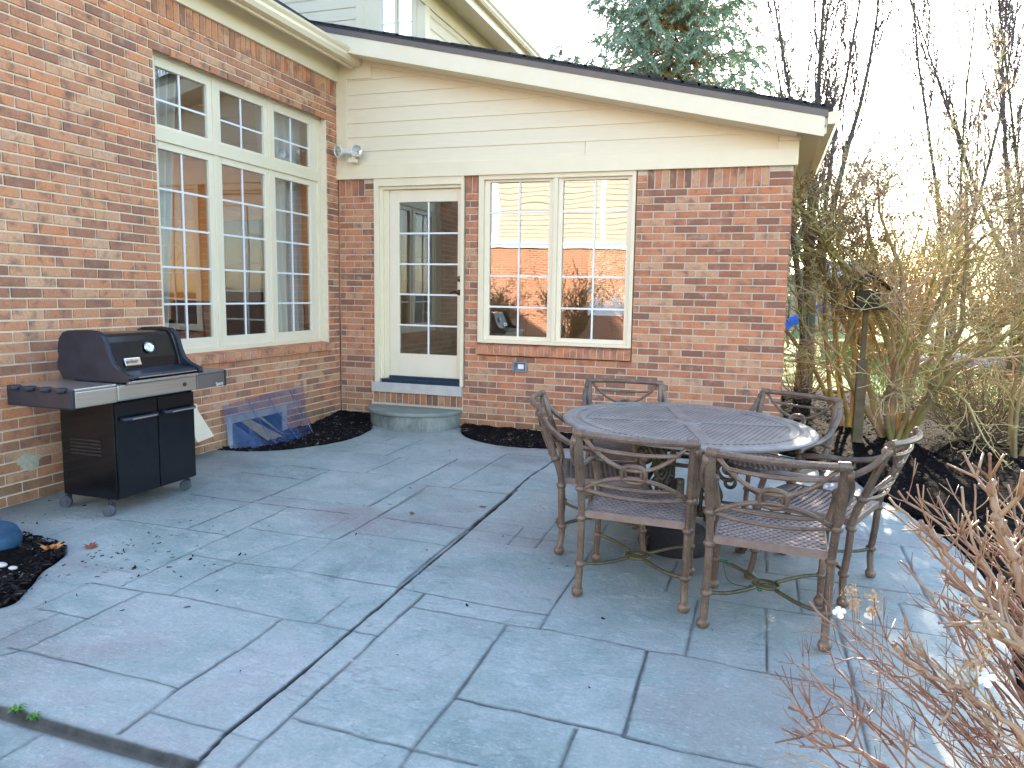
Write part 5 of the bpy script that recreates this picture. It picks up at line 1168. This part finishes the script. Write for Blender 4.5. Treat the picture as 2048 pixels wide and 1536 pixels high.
mblue=simple('blue_plastic_slide',(.02,.12,.60),(.03,.16,.70),3,.3); mwd=simple('play_set_wood',(.30,.20,.12),(.40,.28,.17),6,.7)
mb=MB(); 
S0,S1=Vector((-.75,-.6,.12)),Vector((1.05,.3,1.45)); ax=(S1-S0).normalized(); sv=Vector((-.45,.9,0)).normalized()*.26; k=12
for i in range(k+1):
    t=i/k; p=S0.lerp(S1,t)+Vector((0,0,.10*math.sin(t*PI*1.6)-.02)); 
    for (a_,h) in ((-1,.20),(-.8,.0),(.8,0),(1,.20)): mb.v.append(tuple(p+sv*a_+Vector((0,0,h))))
for i in range(k):
    for j in range(3): a_=i*4+j; mb.face((a_,a_+1,a_+5,a_+4))
o=mb.build('slide',[mblue],ps); o.modifiers.new('s','SOLIDIFY').thickness=.03
mb=MB()
for i in range(k):
    t0,t1=i/k,(i+1)/k; pp=[S0.lerp(S1,t)+Vector((0,0,.10*math.sin(t*PI*1.6)+.015)) for t in (t0,t1)]; mb.quad(pp[0]-sv*.45,pp[0]+sv*.45,pp[1]+sv*.45,pp[1]-sv*.45)
mb.build('slide_bed',M['white'],ps)
mb=MB()
for (x,y) in ((1.0,0),(1.0,1.2),(2.2,0),(2.2,1.2)): mb.box(x-.05,x+.05,y-.05,y+.05,0,2.2)
mb.box(1.0,2.2,0,1.2,1.40,1.46); mb.tube([(-.75,.9,0),(-.25,.9,2.1)],.05,6); mb.tube([(-.0,1.6,0),(-.25,.9,2.1)],.05,6); mb.tube([(-.3,.9,2.1),(1.1,.9,2.1)],.05,6); mb.build('frame',mwd,ps)
mb=MB(); mb.quad((.9,-.1,2.15),(2.3,-.1,2.15),(2.3,.6,2.7),(.9,.6,2.7)); mb.quad((.9,.6,2.7),(2.3,.6,2.7),(2.3,1.3,2.15),(.9,1.3,2.15)); mb.build('canopy',M['white'],ps)
# ---------------------------------------------------------------- house across the yard behind the camera (seen mirrored in the panes)
oh=empty('opposite_house',(-6,-17,-.2),0,'brick and beige siding house across the yard, mirrored in the window panes','house')
mo1=MB(); RB=random.Random(5)
PO=lambda u,z,d:(u,d,z)
mo1.box(-12,9,-8,0,0,3.1); 
m,n,b=newmat('far_brick'); tc=N(n,'TexCoord'); mp=N(n,'Mapping'); mp.inputs['Rotation'].default_value=(PI/2,0,0); n.links.new(tc.outputs['Object'],mp.inputs[0]); bt=N(n,'TexBrick'); bt.inputs['Scale'].default_value=1; bt.inputs['Brick Width'].default_value=.206; bt.inputs['Row Height'].default_value=.0677; bt.inputs['Mortar Size'].default_value=.008
bt.inputs['Color1'].default_value=(.42,.14,.07,1); bt.inputs['Color2'].default_value=(.50,.22,.12,1); bt.inputs['Mortar'].default_value=(.6,.5,.4,1); n.links.new(mp.outputs[0],bt.inputs['Vector']); n.links.new(bt.outputs[0],b.inputs['Base Color']); b.inputs['Roughness'].default_value=.9
mo1.build('brick_wall',m,oh)
mb=MB(); z=3.35
while z<6.4: mb.v+=[(-12,.045,z),(9,.045,z),(9,.01,z+.17),(-12,.01,z+.17),(9,.0,z),(-12,.0,z)]; b_=len(mb.v)-6; mb.face((b_,b_+3,b_+2,b_+1)); mb.face((b_,b_+1,b_+4,b_+5)); z+=.165
mb.box(-12,9,-8,0,3.1,6.5); mb.build('siding',simple('beige_siding',(.56,.50,.42),(.60,.54,.46),2,.7),oh)
mb=MB(); mb.box(-12,9,0,.09,3.1,3.34); mb.box(5.1,5.28,.0,.12,3.34,6.5); mb.box(1.2,1.5,0,.10,3.34,6.5); mb.box(-12.2,9.2,-.1,.5,6.5,6.75); mb.build('trim',M['white'],oh)
mb=MB(); mb.v=[(-12.5,.7,6.7),(9.5,.7,6.7),(9.5,-8.7,6.7),(-12.5,-8.7,6.7),(-8,-4,9.5),(5,-4,9.5)]
for q in ((0,1,5,4),(1,2,5),(2,3,4,5),(3,0,4)): mb.face(q)
mb.build('roof',M['shingle'],oh)
for (x,z0,z1) in ((-.8,3.7,5.6),(-5,3.7,5.6)):
    mb=MB(); mb.box(x,x+1.3,0,.08,z0,z1); w_=mb.build('window',M['white'],oh); mb=MB(); mb.box(x+.1,x+1.2,.082,.09,z0+.1,z1-.1); mb.build('pane',simple('dark_far_glass',(.04,.06,.09),(.06,.08,.12),2,.1),w_)
for i,(x,y,lab) in enumerate([(-5.2,-12.6,'tan twiggy bush in the yard behind, reflected at the left of the panes'),(-3.0,-12.2,'tan twiggy bush in the yard behind, reflected second in the panes'),(-.9,-12.7,'tan twiggy bush in the yard behind, reflected third in the panes'),(1.3,-12.3,'tan twiggy bush in the yard behind, reflected at the right of the panes')]):
    o=shrub('hedge_bush',(x,y,-.15),90+i,15,1.75,.6,lab,(M['twigwarm'],M['twigwarm']),r0=.03,P=PH,leafn=2600,leafm=simple('tan_leaves',(.30,.22,.07),(.42,.30,.12),5,.7,bs=0) if i==0 else bpy.data.materials['tan_leaves'],leafs=.04); o['group']='bushes in the yard behind'
# ---------------------------------------------------------------- hydrangea in the right foreground
TIPS=[(4.544,-5.063,0.631),(4.553,-4.956,0.523),(4.646,-5.027,0.564),(4.618,-4.941,0.56),(4.686,-4.942,0.538),(4.537,-5.123,0.498),(4.53,-5.141,0.48),(4.535,-4.852,0.254),(4.528,-5.054,0.321),(4.531,-5.063,0.294),(4.536,-4.797,0.063),(4.766,-5.01,0.549),(4.808,-4.888,0.516),(4.865,-5.03,0.655),(4.864,-4.971,0.627),(4.809,-5.133,0.57),(4.764,-4.951,0.51),(4.77,-4.616,0.777),(4.765,-4.737,0.834),(4.802,-4.666,0.828),(4.86,-4.702,0.826),(4.838,-4.915,0.892),(4.842,-4.667,0.723),(4.917,-4.744,0.794),(4.944,-4.855,0.797),(4.89,-4.939,0.926),(4.99,-4.663,0.867),(4.988,-4.805,0.911),(5.047,-4.732,0.893),(5.003,-4.661,0.871),(4.774,-4.925,0.715),(5.038,-4.656,0.767),(5.016,-4.841,0.761),(4.871,-4.914,0.637),(4.884,-5.046,0.621),(4.909,-4.875,0.549),(4.911,-4.896,0.586),(4.942,-5.189,0.522),(4.974,-5.185,0.577),(4.621,-5.078,0.509),(4.727,-4.828,0.344),(4.591,-4.997,0.391),(4.754,-4.952,0.448),(4.796,-5.077,0.488),(4.598,-4.973,0.476),(4.71,-5.03,0.523)]
hb=Vector((5.42,-5.25,-.13)); hy=empty('hydrangea_shrub',tuple(hb),0,'cut back leafless hydrangea with reddish stems in the right foreground','shrub')
hs=MB(); ht=MB(); R=random.Random(5); REL=lambda p:tuple(Vector(p)-hb)
def stem(pts,r0,r1,mb=None,twigs=5,tl=.10):
    mb=mb or hs; P=smooth([tuple(p) for p in pts],6); k=len(P); rad=[]
    for i in range(k):
        t=i/(k-1); rad.append((r0+(r1-r0)*t)*(1.0+(.45 if i%6==0 and 0<i<k-1 else 0)))
    P=[Vector(p)+rnd(R,.004) for p in P]; mb.tube([REL(p) for p in P],rad,7)
    for j in range(twigs):
        i=int(k*(.25+.72*(j+R.random()*.6)/max(1,twigs))); i=min(k-2,i); d=(P[i+1]-P[i]).normalized(); s_=d.cross(rnd(R)).normalized()
        for sg in (1,-1):
            if R.random()<.85:
                l=tl*(.45+.9*R.random()); dd=(d*.62+s_*sg*.8+Vector((0,0,.28))).normalized(); q=[P[i],P[i]+dd*l*.5,P[i]+(dd+Vector((0,0,.22))+rnd(R,.08)).normalized()*l]
                ht.tube([REL(x) for x in smooth([tuple(x) for x in q],3)],[rad[i]*.62,rad[i]*.5,rad[i]*.45,rad[i]*.42,rad[i]*.42,rad[i]*.4,rad[i]*.36][:7],5)
                ht.ball(REL(q[2]),rad[i]*.55,6,4)
                if l>tl*.6:
                    for g_ in (1,-1): ht.tube([REL(q[1]),REL(q[1]+(dd*.7+dd.cross(s_)*g_*.8+Vector((0,0,.2))).normalized()*l*.5)],[rad[i]*.45,rad[i]*.33],4)
MAIN=[[(5.40,-5.10,0),(5.12,-5.26,.40),(5.008,-5.194,.635),(4.989,-5.103,.741),(4.973,-5.056,.798),(4.957,-4.999,.871),(4.944,-4.964,.946)],
      [(5.42,-5.2,0),(5.12,-5.28,.46),(5.019,-5.198,.616),(4.987,-5.134,.654),(4.945,-5.068,.686),(4.903,-5.005,.73),(4.86,-4.943,.77),(4.817,-4.882,.815)],
      [(5.40,-5.3,0),(5.10,-5.36,.50),(4.958,-5.23,.666),(4.913,-5.184,.707),(4.876,-5.153,.725)],
      [(5.38,-5.38,0),(5.08,-5.42,.34),(4.943,-5.298,.508),(4.875,-5.235,.535),(4.852,-5.198,.534),(4.778,-5.15,.548),(4.733,-5.121,.586)],
      [(5.36,-5.42,-.05),(4.95,-5.45,.28),(4.709,-5.269,.366),(4.645,-5.208,.369),(4.583,-5.15,.357),(4.524,-5.095,.371)]]
for P,(a_,b_) in zip(MAIN,((.0125,.0085),(.0095,.0055),(.0085,.006),(.0070,.004),(.0065,.0035))): stem(P,a_,b_,None,7,.12)
for (x,y,z) in TIPS:
    T=Vector((x,y,z)); up=z>.70
    B=hb+Vector((R.uniform(-.2,.15),R.uniform(-.3,.25),0)); mid1=B.lerp(T,.42)+Vector((R.gauss(0,.05),-.05+R.gauss(0,.04),.09+R.gauss(0,.05))); mid2=B.lerp(T,.78)+Vector((.02+R.gauss(0,.03),-.02+R.gauss(0,.03),.04+R.gauss(0,.03)))
    if z<.4: mid1.z-=.02; 
    th=R.uniform(.0042,.0062) if up else R.uniform(.0027,.0042)
    stem([B,mid1,mid2,T],th,th*.6,None,5,.095)
for i in range(30):
    T=hb+Vector((R.uniform(-.55,.45),R.uniform(-.1,.75),R.uniform(.35,1.05))); B=hb+Vector((R.uniform(-.15,.15),R.uniform(-.15,.15),0)); 
    if T.x<4.98: T.x=4.98+R.random()*.3
    stem([B,B.lerp(T,.5)+Vector((0,0,.08)),T],.0055,.0025,None,5,.10)
hs.build('stems',M['hyd'],hy,smooth='all'); ht.build('twigs',M['hyd'],hy,smooth='all')
mf=simple('dried_florets',(.42,.24,.09),(.65,.44,.22),30,.7,bs=0); mp_=simple('papery_petals',(.80,.77,.70),(.86,.84,.80),30,.6,bs=0)
for (x,y,z,s) in ((4.653,-5.007,.648,.021),(4.703,-5.014,.65,.016),(4.899,-5.159,.67,.028),(4.883,-5.155,.574,.016),(4.70,-5.02,.615,.012),(4.66,-5.01,.618,.013),(4.905,-5.165,.615,.022)):
    mb=MB(); leaves(mb,R,int(60+s*1500),lambda:Vector(REL((x,y,z)))+rnd(R,s*.55),.0045); o=mb.build('dried_flower_head',mf,hy)
    hs2=MB(); hs2.tube([REL((x,y,z)),REL((x+.01,y+.005,z-.09)),REL((x+.035,y-.02,z-.20)),REL((x+.12,y-.08,z-.3))],.0012,4); hs2.build('flower_stalk',M['hyd'],o)
def petal(c,s):
    mb=MB()
    for i in range(4):
        a=i*PI/2+.4+R.gauss(0,.15); ax=Vector((math.cos(a),-.25,math.sin(a))).normalized(); sd_=ax.cross(Vector((0,-1,0))).normalized()
        if i==3 and R.random()<.5: continue
        pts=[(0,0),(.45,.42),(.85,.5),(1.1,.2),(1.1,-.2),(.85,-.5),(.45,-.42)]; b=len(mb.v); mb.v+=[REL(Vector(c)+ax*u_*s+sd_*w_*s+Vector((0,-.15*s*u_,0))) for u_,w_ in pts]; mb.face(range(b,b+7))
    mb.build('petals',mp_,hy)
for c,s in (((4.622,-5.053,.615),.015),((4.697,-5.013,.606),.015),((4.886,-5.26,.601),.017),((4.876,-5.255,.612),.012)): petal(c,s)
# low green ground plant at the hydrangea's foot
mb=MB(); R=random.Random(77)
for i in range(900):
    a=R.random()*6.28; q=R.random()**.5*.34; c=Vector((5.25+math.cos(a)*q,-4.95+math.sin(a)*q*1.2,-.12+.14*R.random()*(1-q))); d=Vector((R.gauss(0,.5),R.gauss(0,.5),1)).normalized()*(.06+.08*R.random()); s_=d.cross(rnd(R)).normalized()*.004; mb.quad(c-s_,c+s_,c+d)
tag(mb.build('ground_plant',M['blades']),'low tufted green plant at the foot of the hydrangea','plant')
bpy.context.view_layer.update()
